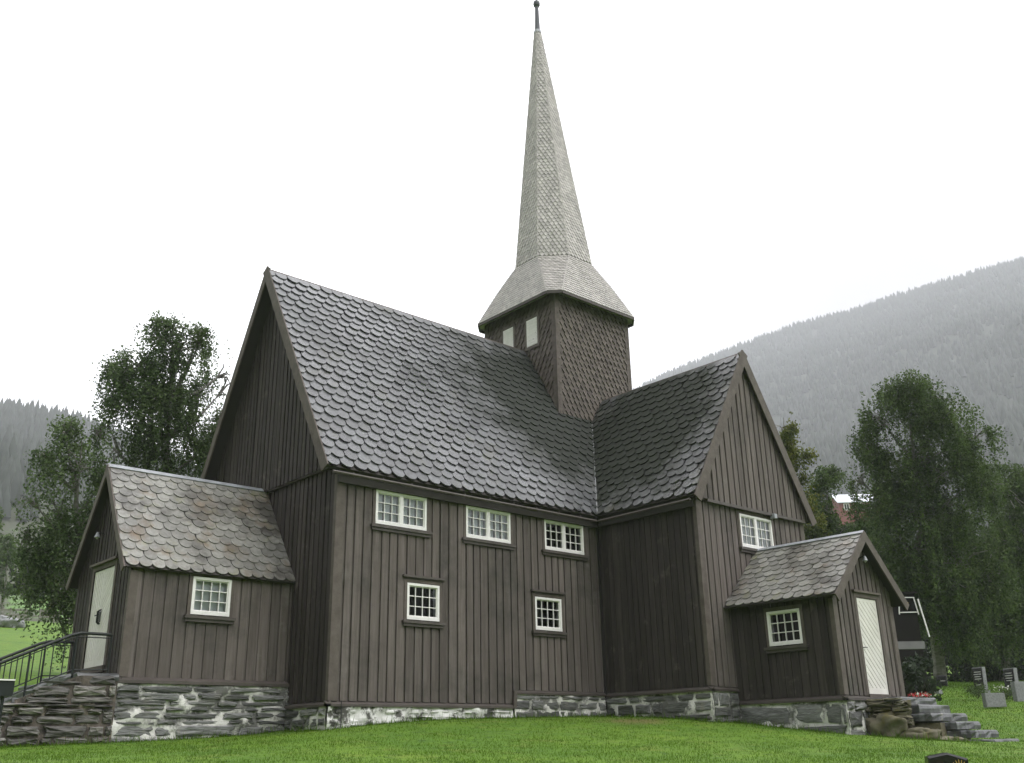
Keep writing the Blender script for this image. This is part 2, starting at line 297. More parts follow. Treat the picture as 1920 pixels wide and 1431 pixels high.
def grassmat():
    m = bpy.data.materials.new('lawn'); m.use_nodes = True; t = m.node_tree; N = t.nodes; Lk = t.links; b = N['Principled BSDF']; b.inputs['Roughness'].default_value = .75; b.inputs['Specular IOR Level'].default_value = .25
    g = N.new('ShaderNodeNewGeometry')
    def ns(scale, det=5):
        n = N.new('ShaderNodeTexNoise'); n.inputs['Scale'].default_value = scale; n.inputs['Detail'].default_value = det; n.inputs['Roughness'].default_value = .65; Lk.new(g.outputs['Position'], n.inputs['Vector']); return n.outputs['Fac']
    def mix(fac, a, bb, lo, hi):
        r = N.new('ShaderNodeMapRange'); r.inputs['From Min'].default_value = lo; r.inputs['From Max'].default_value = hi; Lk.new(fac, r.inputs['Value'])
        mxn = N.new('ShaderNodeMix'); mxn.data_type = 'RGBA'
        for s_, c in (('A', a), ('B', bb)):
            if isinstance(c, tuple): mxn.inputs[s_].default_value = (*c, 1)
            else: Lk.new(c, mxn.inputs[s_])
        Lk.new(r.outputs[0], mxn.inputs['Factor']); return mxn.outputs['Result']
    c = mix(ns(.5), (.075, .165, .011), (.125, .22, .015), .35, .65)
    c = mix(ns(9), c, (.045, .09, .012), .48, .75)
    c = mix(ns(1.3), c, (.14, .18, .025), .54, .75)
    c = mix(ns(3.2), c, (.035, .085, .01), .56, .7)
    # trodden brown patch on the lawn beside the transept
    d = N.new('ShaderNodeVectorMath'); d.operation = 'DISTANCE'; d.inputs[1].default_value = (7.3, -1.6, -.2); 
    mp = N.new('ShaderNodeVectorMath'); mp.operation = 'ADD'; nn = N.new('ShaderNodeTexNoise'); nn.inputs['Scale'].default_value = 1.4; Lk.new(g.outputs['Position'], nn.inputs['Vector']); Lk.new(nn.outputs['Color'], mp.inputs[0]); Lk.new(g.outputs['Position'], mp.inputs[1])
    Lk.new(mp.outputs[0], d.inputs[0])
    inv = N.new('ShaderNodeMath'); inv.operation = 'MULTIPLY_ADD'; inv.inputs[1].default_value = -.5; inv.inputs[2].default_value = 1.0; Lk.new(d.outputs['Value'], inv.inputs[0])
    c = mix(inv.outputs[0], c, (.16, .12, .05), .45, .95)
    Lk.new(c, b.inputs['Base Color'])
    n3 = N.new('ShaderNodeTexNoise'); n3.inputs['Scale'].default_value = 40; Lk.new(g.outputs['Position'], n3.inputs['Vector'])
    bp = N.new('ShaderNodeBump'); bp.inputs['Strength'].default_value = .8; bp.inputs['Distance'].default_value = .04; Lk.new(n3.outputs['Fac'], bp.inputs['Height']); Lk.new(bp.outputs[0], b.inputs['Normal'])
    return m
M['lawn'] = grassmat()
def polar_sheet(name, radii, az, hfun, m):
    rr, aa = np.meshgrid(radii, az, indexing='ij'); x = rr*np.sin(aa); y = rr*np.cos(aa); z = hfun(x, y)
    nr, na = rr.shape; v = np.c_[x.ravel(), y.ravel(), z.ravel()]
    i, j = np.meshgrid(np.arange(nr-1), np.arange(na-1), indexing='ij'); a = (i*na+j).ravel()
    f = np.c_[a, a+1, a+na+1, a+na]
    return npmesh(name, v, f, m, smooth=True)
radii = np.r_[0.01, np.arange(.6, 45, .6), np.geomspace(46, 2600, 60)]
g_o = polar_sheet('ground', radii, np.linspace(0, 2*math.pi, 181), gh, M['lawn']); tag(g_o, kind='structure')

# ------------------------------------------------------------ church dimensions
L, T, Wt, W = 8.188, 3.281, 4.707, 6.3
H, HE, OX, OE, OG, HT = 10.79, 4.787, .455, .288, .235, 9.156
PY, PL, PW, PH, PE, PO, PEV = 3.19, 3.635, 3.0, 4.938, 2.549, .211, .152
QL, QW, QH, QE, QO, QEV = 2.76, 2.641, 3.66, 2.109, .274, .308
cxt = L+Wt/2; TW = Wt/2+OE; XQ = cxt-.027; GY = -T-QL
TX, TY, TS = 10.28, 3.41, 1.647
rng = random.Random(7)
X, Y, Z = V3(1, 0, 0), V3(0, 1, 0), V3(0, 0, 1)
church = thing('church', (4, 3, -.5), 'brown timber church with steep slate roofs, tall pale shingled spire and two small gabled porches', 'church')

def wall(name, O, U, N, length, zb, zt, holes=(), m='wood', pitch=.236, gap=.05, proud=.038, seed=1, parent=church, taper=0):
    """board cladding: zb, zt functions of s giving bottom and top; holes cut the boards and the backing"""
    rg = random.Random(seed); O = np.asarray(O, float); mb = MB()
    cuts = {0.0, length}
    for h in holes: cuts |= {h[0], h[1]}
    for i in range(1, int(length/.5)): cuts.add(i*length/int(length/.5))
    cuts = sorted(cuts)
    def P(s, z, d): return O+U*s+Z*z+N*d
    def spans(sm, s0, s1):
        hs_ = sorted([(h[2], h[3]) for h in holes if h[0]-1e-6 < sm < h[1]+1e-6]); cur = [zb(sm)]; res = []
        lo = (zb(s0), zb(s1))
        for a, b in hs_:
            res.append((lo, (a, a))); lo = (b, b)
        res.append((lo, (zt(s0), zt(s1)))); return res
    for a, b in zip(cuts[:-1], cuts[1:]):
        if b-a < 1e-4: continue
        for (l0, l1), (t0, t1) in spans((a+b)/2, a+1e-4, b-1e-4):
            if max(t0-l0, t1-l1) <= .01: continue
            mb.add([P(a, l0, 0), P(b, l1, 0), P(b, max(t1, l1), 0), P(a, max(t0, l0), 0)], [(0, 1, 2, 3)])
    s = rg.uniform(0, .02)
    while s < length-.02:
        wd = pitch-gap+rg.uniform(-.022, .022); e = min(s+wd, length)
        segs = []
        pts = sorted({s, e} | {h[k] for h in holes for k in (0, 1) if s < h[k] < e})
        d = proud+rg.uniform(-.006, .006); tl = rg.uniform(-.004, .004)
        for a, b in zip(pts[:-1], pts[1:]):
            if b-a < .012: continue
            for (l0, l1), (t0, t1) in spans((a+b)/2, a, b):
                t0 = min(t0, zt(a)); t1 = min(t1, zt(b))
                if t0-l0 < .03 and t1-l1 < .03: continue
                t0, t1 = max(t0, l0+.001), max(t1, l1+.001)
                q = [P(a, l0, .001), P(b, l1, .001), P(b, t1, .001), P(a, t0, .001), P(a, l0, d+tl), P(b, l1, d-tl), P(b, t1, d-tl), P(a, t0, d+tl)]
                mb.add(q, [(4, 5, 6, 7), (0, 4, 7, 3), (5, 1, 2, 6), (0, 1, 5, 4), (7, 6, 2, 3)])
        s = e+gap+rg.uniform(-.008, .008)
    return mb.build(name, M[m], parent)

def window(O, U, N, s0, s1, z0, z1, cols=4, rows=3, double=False, inner=None, hood=False, label=None, sill_ext=.13, brackets=True):
    O = np.asarray(O, float)
    def P(s, z, d): return O+U*s+Z*z+N*d
    fr = MB(); fwid = .055
    def bx(m_, a, b, c, d, e, g): m_.box(P(a, c, e), U*(b-a), Z*(d-c), N*(g-e))
    bx(fr, s0, s1, z0, z0+fwid*1.3, -.1, .062); bx(fr, s0, s1, z1-fwid, z1, -.1, .06)
    bx(fr, s0, s0+fwid, z0+fwid*1.3, z1-fwid, -.1, .058); bx(fr, s1-fwid, s1, z0+fwid*1.3, z1-fwid, -.1, .058)
    a0, a1, b0, b1 = s0+fwid, s1-fwid, z0+fwid*1.3, z1-fwid
    parts = [(a0, a1)]
    if double:
        mid = (s0+s1)/2; bx(fr, mid-.045, mid+.045, b0, b1, -.05, .05); parts = [(a0, mid-.045), (mid+.045, a1)]
    for (p0, p1) in parts:
        sw = .022
        bx(fr, p0, p0+sw, b0, b1, -.03, .035); bx(fr, p1-sw, p1, b0, b1, -.03, .035); bx(fr, p0+sw, p1-sw, b0, b0+sw, -.03, .034); bx(fr, p0+sw, p1-sw, b1-sw, b1, -.03, .034)
        for i in range(1, cols):
            c = p0+(p1-p0)*i/cols; bx(fr, c-.009, c+.009, b0+sw, b1-sw, -.012, .026)
        for j in range(1, rows):
            c = b0+(b1-b0)*j/rows; bx(fr, p0+sw, p1-sw, c-.009, c+.009, -.008, .023)
    o = fr.build('window', M['white'], church); o['label'] = label or 'white window of small panes'
    g = MB(); g.add([P(a0, b0, .006), P(a1, b0, .006), P(a1, b1, .006), P(a0, b1, .006)], [(0, 1, 2, 3)]); g.build('pane', M['glass'], o)
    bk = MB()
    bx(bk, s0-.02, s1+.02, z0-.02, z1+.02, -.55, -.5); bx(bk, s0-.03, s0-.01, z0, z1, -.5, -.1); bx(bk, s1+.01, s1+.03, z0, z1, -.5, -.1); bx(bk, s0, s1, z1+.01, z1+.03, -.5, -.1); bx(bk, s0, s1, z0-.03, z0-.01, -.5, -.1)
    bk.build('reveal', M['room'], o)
    if inner:
        im = MB()
        for (p0, p1) in parts:
            im.add([P(p0, b0, -.09), P(p1, b0, -.09), P(p1, b1, -.09), P(p0, b1, -.09)], [(0, 1, 2, 3)])
        im.build('blind', M['curtain'], o)  # pale panel that paints the inner glass reflection behind the panes
        im = MB()
        for (p0, p1) in parts:
            for i in range(0, cols+1):
                c = p0+(p1-p0)*(i+.12)/cols; bx(im, c-.012, c+.012, b0, b1, -.082, -.068)
            for j in range(0, rows+1):
                c = b0+(b1-b0)*(j+.05)/rows; bx(im, p0, p1, c-.012, c+.012, -.08, -.066)
        im.build('inner_sash', M['trim' if inner == 1 else 'white'], o)
    sl = MB(); bx(sl, s0-sill_ext, s1+sill_ext, z0-.085, z0-.025, .0, .12)
    bx(sl, s0-sill_ext+.03, s1+sill_ext-.03, z0-.15, z0-.085, .0, .085)
    sl.build('sill', M['trim_dark'], o)
    cs = MB(); bx(cs, s0-.075, s0, z0-.02, z1+.02, .0, .055); bx(cs, s1, s1+.075, z0-.02, z1+.02, .0, .055); bx(cs, s0-.075, s1+.075, z1+.02, z1+.09, .0, .05)
    cs.build('casing', M['trim'], o)
    if hood:
        hd = MB(); bx(hd, s0-sill_ext, s1+sill_ext, z1+.12, z1+.17, .0, .11); bx(hd, s0-sill_ext+.04, s1+sill_ext-.04, z1+.095, z1+.12, .0, .07); hd.build('hood', M['trim_dark'], o)
    return o

def slab_frieze(mb, O, U, N, s0, s1, z, h=.11, d=.1):
    O = np.asarray(O, float); a = O+U*s0+Z*z; b = O+U*s1+Z*z
    q = [a, b, b+N*d, a+N*d, a+Z*h, b+Z*h, b+Z*(h*.45)+N*d, a+Z*(h*.45)+N*d]
    mb.add(q, [(0, 1, 2, 3), (3, 2, 6, 7), (7, 6, 5, 4), (0, 3, 7, 4), (1, 5, 6, 2), (0, 4, 5, 1)])

# --- nave south wall
upz = [(.97, 2.38), (3.56, 4.98), (6.15, 7.57)]
lo = [(1.87, 2.77), (5.75, 6.66)]
hol = [(a, b, 3.745, 4.515) for a, b in upz]+[(a, b, 1.72, 2.52) for a, b in lo]
ZT = 4.98
wall('wall', (0, 0, 0), X, -Y, L, lambda s: -.02 if s < 5.03 else .29, lambda s: 5.05, hol, 'wood', seed=3)
labs = ['white double window high on the long wall, nearest the corner', 'white double window in the middle of the high row on the long wall', 'white double window high on the long wall beside the inner corner, darker panes']
for i, (a, b) in enumerate(upz): window((0, 0, 0), X, -Y, a, b, 3.745, 4.515, 3, 3, True, inner=(1 if i < 2 else None), label=labs[i])
labs = ['small low white window with dark panes left of the middle of the long wall', 'small low white window near the inner corner, above the raised sill']
for i, (a, b) in enumerate(lo): window((0, 0, 0), X, -Y, a, b, 1.72, 2.52, 4, 3, hood=True, label=labs[i])
# --- nave west gable: lower wall and the slightly proud gable above
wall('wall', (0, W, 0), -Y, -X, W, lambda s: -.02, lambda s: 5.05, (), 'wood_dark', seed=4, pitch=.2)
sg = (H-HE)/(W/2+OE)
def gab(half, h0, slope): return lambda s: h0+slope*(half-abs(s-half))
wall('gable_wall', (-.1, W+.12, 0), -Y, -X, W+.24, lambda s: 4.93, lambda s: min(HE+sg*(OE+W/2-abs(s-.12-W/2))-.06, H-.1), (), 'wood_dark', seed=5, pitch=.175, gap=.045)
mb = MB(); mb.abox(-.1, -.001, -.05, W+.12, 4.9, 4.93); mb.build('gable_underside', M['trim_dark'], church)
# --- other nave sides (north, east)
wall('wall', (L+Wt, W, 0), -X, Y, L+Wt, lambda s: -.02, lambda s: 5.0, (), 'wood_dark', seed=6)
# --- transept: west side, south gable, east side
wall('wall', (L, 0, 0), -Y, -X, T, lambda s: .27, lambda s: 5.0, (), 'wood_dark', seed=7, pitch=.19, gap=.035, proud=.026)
wall('wall', (L, -T, 0), X, -Y, Wt, lambda s: .27, lambda s: 4.95, [(1.73, 3.14, 3.74, 4.6)], 'wood', seed=8)
wall('wall', (L+Wt, -T, 0), Y, X, T, lambda s: .27, lambda s: 5.0, (), 'wood', seed=9)
st_ = (HT-HE)/TW
def tg(s): return HE+st_*(TW-abs(s-.12-Wt/2))-.07
wall('gable_wall', (L-.12, -T-.1, 0), X, -Y, Wt+.24, lambda s: 4.76, lambda s: tg(s), (), 'wood', seed=10, pitch=.235, gap=.06)
mb = MB(); mb.abox(L+.3, L+Wt-.05, -T-.16, -T-.1, 4.69, 4.765); mb.abox(L-.1, L+Wt+.1, -T-.1, -T-.002, 4.73, 4.758); mb.build('gable_trim', M['trim_dark'], church)
window((L, -T, 0), X, -Y, 1.73, 3.14, 3.74, 4.6, 3, 3, True, inner=2, label='white double window under the transept gable, above the porch roof')
# --- left porch
y0p, y1p = PY-PW/2, PY+PW/2
wall('porch_wall', (-PL, y0p, 0), X, -Y, PL, lambda s: .44, lambda s: PE+.13, [(-2.37+PL, -1.51+PL, 1.72, 2.49)], 'wood', seed=11, pitch=.232, proud=.03)
window((-PL, y0p, 0), X, -Y, -2.37+PL, -1.51+PL, 1.72, 2.49, 4, 3, inner=2, label='white window of small pale panes in the left porch side')
sp = (PH-PE)/(PW/2+PEV)
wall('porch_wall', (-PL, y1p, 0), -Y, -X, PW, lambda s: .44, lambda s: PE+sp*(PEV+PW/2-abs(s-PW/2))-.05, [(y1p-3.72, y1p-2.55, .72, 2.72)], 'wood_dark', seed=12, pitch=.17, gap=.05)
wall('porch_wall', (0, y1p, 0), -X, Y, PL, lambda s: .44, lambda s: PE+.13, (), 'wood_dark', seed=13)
# --- right porch
xq0, xq1 = XQ-QW/2, XQ+QW/2
sq = (QH-QE)/(QW/2+QEV)
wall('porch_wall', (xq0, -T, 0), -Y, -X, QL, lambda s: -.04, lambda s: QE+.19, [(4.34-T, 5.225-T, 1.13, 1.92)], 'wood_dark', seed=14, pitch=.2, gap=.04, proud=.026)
window((xq0, -T, 0), -Y, -X, 4.34-T, 5.225-T, 1.13, 1.92, 4, 3, label='white window of small dark panes in the right porch side')
DX0, DX1 = 10.2, 11.11
wall('porch_wall', (xq0, GY, 0), X, -Y, QW, lambda s: -.04, lambda s: QE+sq*(QEV+QW/2-abs(s-QW/2))-.05, [(DX0-xq0, DX1-xq0, .0, 2.15)], 'wood', seed=15, pitch=.2, gap=.055)
wall('porch_wall', (xq1, GY, 0), Y, X, QL, lambda s: -.04, lambda s: QE+.19, (), 'wood', seed=16)

# --- corner boards, water tables (sills)
mb = MB()
for (x, y, dx, dy, z0, z1) in [(0, 0, .17, -.05, -.02, 4.72), (L, -T, .14, -.052, .29, 4.7), (L+Wt-.14, -T, .14, -.052, .29, 4.7), (xq0, GY, .13, -.05, -.03, 2.05), (xq1-.13, GY, .13, -.05, -.03, 2.05), (-PL, y0p, .12, -.05, .45, 2.5)]:
    mb = MB(); mb.abox(x-.05, x+dx, y+dy, y+.06, z0, z1); mb.build('corner_board', M['trim'], church)
mb = MB()
slab_frieze(mb, (0, 0, 0), X, -Y, -.1, 5.0, -.13); slab_frieze(mb, (0, 0, 0), X, -Y, 5.0, L, .19)
mb.box((4.93, -.11, -.11), (.1, 0, 0), (0, .11, 0), (.03, 0, .38))
slab_frieze(mb, (0, W, 0), -Y, -X, -.05, W+.1, -.13)
slab_frieze(mb, (L, 0, 0), -Y, -X, .0, T+.1, .16); slab_frieze(mb, (L, -T, 0), X, -Y, -.1, .95, .16)
slab_frieze(mb, (-PL, y0p, 0), X, -Y, -.12, PL+.02, .33, h=.13, d=.12); slab_frieze(mb, (-PL, y1p, 0), -Y, -X, 0, PW+.1, .33)
slab_frieze(mb, (xq0, -T, 0), -Y, -X, .0, QL+.1, -.15); slab_frieze(mb, (xq0, GY, 0), X, -Y, -.1, QW+.1, -.15); slab_frieze(mb, (xq1, GY, 0), Y, X, -.1, QL, -.15)
mb.build('sill_board', M['trim_dark'], church)

mb = MB(); mb.abox(L-.1, L-.04, -.1, -.04, -.12, 4.7); mb.build('corner_board', M['tar'], church)  # black strip added to paint the dark recess where nave and transept meet
# --- shingles
ROUND = [(-.5, .52), (-.44, .3), (-.3, .12), (-.12, .02), (.12, .02), (.3, .12), (.44, .3), (.5, .52)]
HEX = [(-.5, .44), (-.36, .2), (-.2, .04), (.12, .0), (.34, .16), (.5, .44)]
POINT = [(-.5, .8), (0, 0), (.5, .8)]
def shingles(mb, O, U, V, N, vlen, xl, xr, w_, e, prof, th, seed=1, jit=.012, k=1.62, base=0, wf=.985):
    rg = random.Random(seed); O = np.asarray(O, float); n = int(math.ceil(vlen/e)); e = vlen/n
    for i in range(-1 if base else 0, n):
        v0 = i*e; lo_, hi_ = xl(max(v0, 0)), xr(max(v0, 0)); x = math.floor(lo_/w_)*w_-(w_/2 if i % 2 else 0)-w_
        while x < hi_+w_:
            c = x+w_/2+rg.uniform(-jit, jit); dv = rg.uniform(-jit, jit)*.8; tw = rg.uniform(-jit, jit)*.6; dh = rg.uniform(0, .35)*th; ww = w_*(wf+rg.uniform(-.02, .02))
            x += w_
            outl = [(c+px*ww, max(v0+pv*e+dv+tw*px*2, -.03 if not base else -9)) for px, pv in prof]
            tv = min(v0+e*k, vlen)
            if tv-v0 < e*.3: continue
            pts = outl+[(c+ww*.5, tv), (c-ww*.5, tv)]
            cl = [(min(max(px, xl(min(max(pv, 0), vlen))), xr(min(max(pv, 0), vlen))), min(pv, vlen)) for px, pv in pts]
            wd = max(p[0] for p in cl)-min(p[0] for p in cl)
            if wd < w_*.16: continue
            m_ = len(cl); top = []; bot = []
            for (px, pv) in cl:
                h = th*(2.3-1.9*(pv-v0)/(e*k))+dh
                b_ = O+U*px+V*pv; top.append(b_+N*h); bot.append(b_+N*(h-th))
            q = top+bot[:m_-2]+[]
            fs = [tuple(range(m_))]
            for j in range(m_-3): fs.append((j+1, j, m_+j, m_+j+1))
            mb.add(q, fs)

def quad_shingles(mb, bl, br, tr, tl, N, w_, e, prof, th, seed=1, jit=.004, k=1.62):
    bl, br, tr, tl = map(lambda a: np.asarray(a, float), (bl, br, tr, tl)); U = br-bl; wb = np.linalg.norm(U); U = U/wb
    d = tl-bl; V = d-U*np.dot(d, U); vl = np.linalg.norm(V); V /= vl; a = np.dot(tl-bl, U); b = np.dot(tr-bl, U)
    c0 = wb/2
    Nn = np.cross(U, V); Nn = Nn if np.dot(Nn, N) > 0 else -Nn
    shingles(mb, bl+U*c0, U, V, Nn, vl, lambda v: -c0+a*v/vl, lambda v: (b-wb)*v/vl+c0, w_, e, prof, th, seed, jit, k)

def deck(mb, pts, N, th=.07):
    pts = [np.asarray(p, float) for p in pts]; n = len(pts); N = np.asarray(N, float)
    mb.add([p-N*.004 for p in pts]+[p-N*th for p in pts], [tuple(range(n)), tuple(range(2*n-1, n-1, -1))]+[(i, n+i, n+(i+1) % n, (i+1) % n) for i in range(n)])

# nave south and north slopes
Vn = V3(0, W/2+OE, H-HE); ln = np.linalg.norm(Vn); Vn /= ln; Nn_ = np.cross(X, Vn)
XE = L+Wt
def zof(v): return HE+v*Vn[2]
def nave_xr(v):
    z = zof(v)
    return OX+(L-OE+(z-HE)/st_ if z < HT else XE)
roof = MB(); deck(roof, [(-OX, -OE, HE), (L-OE, -OE, HE), (cxt, -OE+(HT-HE)/sg, HT), (XE, -OE+(HT-HE)/sg, HT), (XE, W/2, H), (-OX, W/2, H)], Nn_)
deck(roof, [(-OX, W+OE, HE), (-OX, W/2, H), (XE, W/2, H), (XE, W+OE, HE)], (0, -Nn_[1], Nn_[2]))
roof_o = roof.build('roof', M['deck'], church)
sl = MB(); shingles(sl, (-OX, -OE, HE), X, Vn, Nn_, ln, lambda v: -.02, nave_xr, .34, .27, HEX, .028, 21, jit=.017, wf=.955)
Vb = Vn*V3(1, -1, 1); shingles(sl, (-OX, W+OE, HE), X, Vb, Nn_*V3(1, -1, 1), ln, lambda v: -.02, lambda v: OX+XE, .335, .268, HEX, .019, 22)
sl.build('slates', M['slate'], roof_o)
# transept slopes
Vt = V3(TW, 0, HT-HE); lt = np.linalg.norm(Vt); Vt /= lt; Nt = V3(-Vt[2], 0, Vt[0])
y0t = -T-OG
yv = lambda z: -OE+(z-HE)/sg
roof = MB(); deck(roof, [(L-OE, y0t, HE), (cxt, y0t, HT), (cxt, yv(HT), HT), (L-OE, -OE, HE)], Nt); deck(roof, [(L+Wt+OE, y0t, HE), (L+Wt+OE, -OE, HE), (cxt, yv(HT), HT), (cxt, y0t, HT)], Nt*V3(-1, 1, 1))
tr_o = roof.build('transept_roof', M['deck'], church)
sl = MB(); shingles(sl, (L-OE, y0t, HE), Y, Vt, Nt, lt, lambda v: -.02, lambda v: yv(HE+v*Vt[2])-y0t, .335, .265, HEX, .028, 23, jit=.032, wf=.955)
shingles(sl, (L+Wt+OE, y0t, HE), Y, Vt*V3(-1, 1, 1), Nt*V3(-1, 1, 1), lt, lambda v: -.02, lambda v: yv(HE+v*Vt[2])-y0t, .33, .262, HEX, .021, 24)
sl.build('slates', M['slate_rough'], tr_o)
# east arm behind (same height as the transept)
ea = MB(); wE = Wt/2
deck(ea, [(XE, TY-TW, HE), (XE+2.6, TY-TW, HE), (XE+2.6, TY, HT), (XE, TY, HT)], (0, -Vt[2], Vt[0])); deck(ea, [(XE, TY+TW, HE), (XE, TY, HT), (XE+2.6, TY, HT), (XE+2.6, TY+TW, HE)], (0, Vt[2], Vt[0]))
ea_o = ea.build('chancel_roof', M['deck'], church)
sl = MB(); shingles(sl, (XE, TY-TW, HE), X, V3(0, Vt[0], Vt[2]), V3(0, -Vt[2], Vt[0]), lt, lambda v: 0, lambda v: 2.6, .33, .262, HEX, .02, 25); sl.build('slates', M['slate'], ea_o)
wall('wall', (XE, TY-wE, 0), X, -Y, 2.3, lambda s: 0, lambda s: 5.0, (), 'wood', seed=17)
wall('wall', (XE+2.3, TY-wE, 0), Y, X, Wt, lambda s: 0, lambda s: HE+st_*(TW-abs(s-Wt/2))-.07, (), 'wood', seed=18)
# porch roofs
def porch_roof(name, ax, e0, e1, c, half, ze, zr, seed, m, w_, e):
    """ax: ridge direction; e0..e1 extent along it; c ridge line position; ze eave z at c-half"""
    o = None; dk = MB(); s_ = MB(); rise = zr-ze; l_ = math.hypot(half, rise)
    for sd_ in (-1, 1):
        if ax == 'x':
            O = V3(e0, c+sd_*half, ze); U = X; Vv = V3(0, -sd_*half, rise)/l_; Nn = V3(0, sd_*rise, half)/l_
            c1, c2, c3, c4 = (e0, c+sd_*half, ze), (e1, c+sd_*half, ze), (e1, c, zr), (e0, c, zr)
        else:
            O = V3(c+sd_*half, e0, ze); U = Y; Vv = V3(-sd_*half, 0, rise)/l_; Nn = V3(sd_*rise, 0, half)/l_
            c1, c2, c3, c4 = (c+sd_*half, e0, ze), (c+sd_*half, e1, ze), (c, e1, zr), (c, e0, zr)
        deck(dk, [c1, c2, c3, c4], Nn, .05)
        shingles(s_, O, U, Vv, Nn, l_, lambda v: -.025, lambda v: e1-e0, w_, e, ROUND, .016, seed+sd_, jit=.014)
    o = dk.build(name, M['deck'], church); s_.build('slates', m, o); return o
lp = porch_roof('porch_roof', 'x', -PL-PO, -.04, PY, PW/2+PEV, PE, PH, 31, M['slate_pale'], .275, .225)
rp = porch_roof('porch_roof', 'y', GY-QO, -T-.04, XQ, QW/2+QEV, QE, QH, 33, M['slate_pale'], .27, .215)

# --- verge boards (barge boards), ridge caps, valley strip, gutters
def barge(mb, p_e, p_r, inward, h=.2, th=.035):
    p_e, p_r = np.asarray(p_e, float), np.asarray(p_r, float); d = p_r-p_e; inward = np.asarray(inward, float)
    n = np.cross(d, inward); n /= np.linalg.norm(n)
    if n[2] < 0: n = -n
    if d[0]+d[1] > 0: p_e = p_e-inward*.004
    mb.box(p_e+n*.03, d, inward*th, -n*h)
mb = MB()
barge(mb, (-OX-.036, -OE-.03, HE), (-OX-.036, W/2, H+.1), X, .26); barge(mb, (-OX-.036, W+OE, HE-.03), (-OX-.036, W/2, H+.1), X, .2)
mb.build('barge_board', M['trim'], church)
mb = MB()
barge(mb, (L-OE-.03, y0t-.037, HE-.05), (cxt, y0t-.037, HT+.1), Y, .27); barge(mb, (L+Wt+OE+.03, y0t-.037, HE-.05), (cxt, y0t-.037, HT+.1), Y, .27)
mb.build('barge_board', M['trim'], church)
mb = MB()
barge(mb, (-PL-PO-.036, PY-PW/2-PEV, PE-.03), (-PL-PO-.036, PY, PH+.03), X, .15); barge(mb, (-PL-PO-.036, PY+PW/2+PEV, PE-.03), (-PL-PO-.036, PY, PH+.03), X, .15)
mb.build('barge_board', M['trim'], church)
mb = MB()
barge(mb, (XQ-QW/2-QEV-.01, GY-QO-.036, QE-.04), (XQ, GY-QO-.036, QH+.03), Y, .2); barge(mb, (XQ+QW/2+QEV+.02, GY-QO-.036, QE-.04), (XQ, GY-QO-.036, QH+.03), Y, .2)
mb.build('barge_board', M['trim'], church)
def ridge(name, p, q, sl_, m, wd=.13):
    p, q = np.asarray(p, float), np.asarray(q, float); d = (q-p)/np.linalg.norm(q-p); s_ = np.cross(d, Z); mb = MB()
    for sg_ in (-1, 1):
        dn = s_*sg_*math.cos(sl_)*wd-Z*math.sin(sl_)*wd; nrm = s_*sg_*math.sin(sl_)+Z*math.cos(sl_)
        mb.add([p+Z*.0, q+Z*.0, q+dn+nrm*.004, p+dn+nrm*.004, p-nrm*.02, q-nrm*.02, q+dn-nrm*.02, p+dn-nrm*.02], [(0, 1, 2, 3), (3, 2, 6, 7), (0, 3, 7, 4), (1, 5, 6, 2)])
    return mb.build(name, m, church)
ridge('ridge_cap', (-OX-.02, W/2, H+.06), (TX-TS, W/2, H+.06), R(60), M['trim'], .12)
ridge('ridge_cap', (cxt, y0t-.02, HT+.06), (cxt, TY-TS, HT+.06), R(59), M['trim'], .12)
ridge('ridge_cap', (-PL-PO-.03, PY, PH+.075), (-.04, PY, PH+.075), R(55), M['lead'], .1)
ridge('ridge_cap', (XQ, GY-QO-.03, QH+.075), (XQ, -T-.04, QH+.075), R(44), M['lead'], .1)
mb = MB()
p0 = V3(L-OE, -OE, HE)+V3(-.02, -.02, .03); p1 = V3(cxt, yv(HT), HT)
mb.beam(p0+Z*.035, p1+Z*.07, .03, .03); mb.build('valley_strip', M['granite'], church)
mb = MB()
mb.tube([(-OX+.1, -OE-.06, HE-.13), (L-OE-.1, -OE-.06, HE-.16)], .035, 6); mb.tube([(L-OE-.06, -OE-.1, HE-.16), (L-OE-.06, y0t+.12, HE-.13)], .035, 6)
for i in range(11):
    x = .2+i*.78; mb.beam((x, -OE-.02, HE-.06), (x, -OE-.06, HE-.19), .012, .02, (1, 0, 0))
mb.build('gutter', M['trim_dark'], church)
mb = MB(); mb.abox(-.05, L-.02, -.12, -.045, 4.52, 4.6+.2); mb.abox(L-.12, L-.04, -T, -.12, 4.55, 4.78); mb.build('eave_board', M['deck'], church)

# --- tower
tower = MB()
zb_, ze_ = 8.3, 12.45
tower.abox(TX-TS, TX+TS, TY-TS, TY+TS, 5.5, ze_)
tw_o = tower.build('tower', M['shingle_brown'], church)
ts_ = MB()
for (bl, br, nn) in [((TX-TS, TY-TS), (TX+TS, TY-TS), -Y), ((TX-TS, TY+TS), (TX-TS, TY-TS), -X), ((TX+TS, TY-TS), (TX+TS, TY+TS), X), ((TX+TS, TY+TS), (TX-TS, TY+TS), Y)]:
    quad_shingles(ts_, (*bl, 8.0), (*br, 8.0), (*br, ze_), (*bl, ze_), nn, .2, .2, POINT, .028, 41, jit=.008)
ts_.build('shingles', M['shingle_brown'], tw_o)
for sx in (-1, 1):
    for sy in (-1, 1):
        x, y = TX+sx*TS, TY+sy*TS
        cb = MB(); cb.abox(min(x+sx*.055, x-sx*.13), max(x+sx*.055, x-sx*.13), min(y+sy*.055, y-sy*.13), max(y+sy*.055, y-sy*.13), 8.2, ze_); cb.build('corner_board', M['trim'], tw_o)
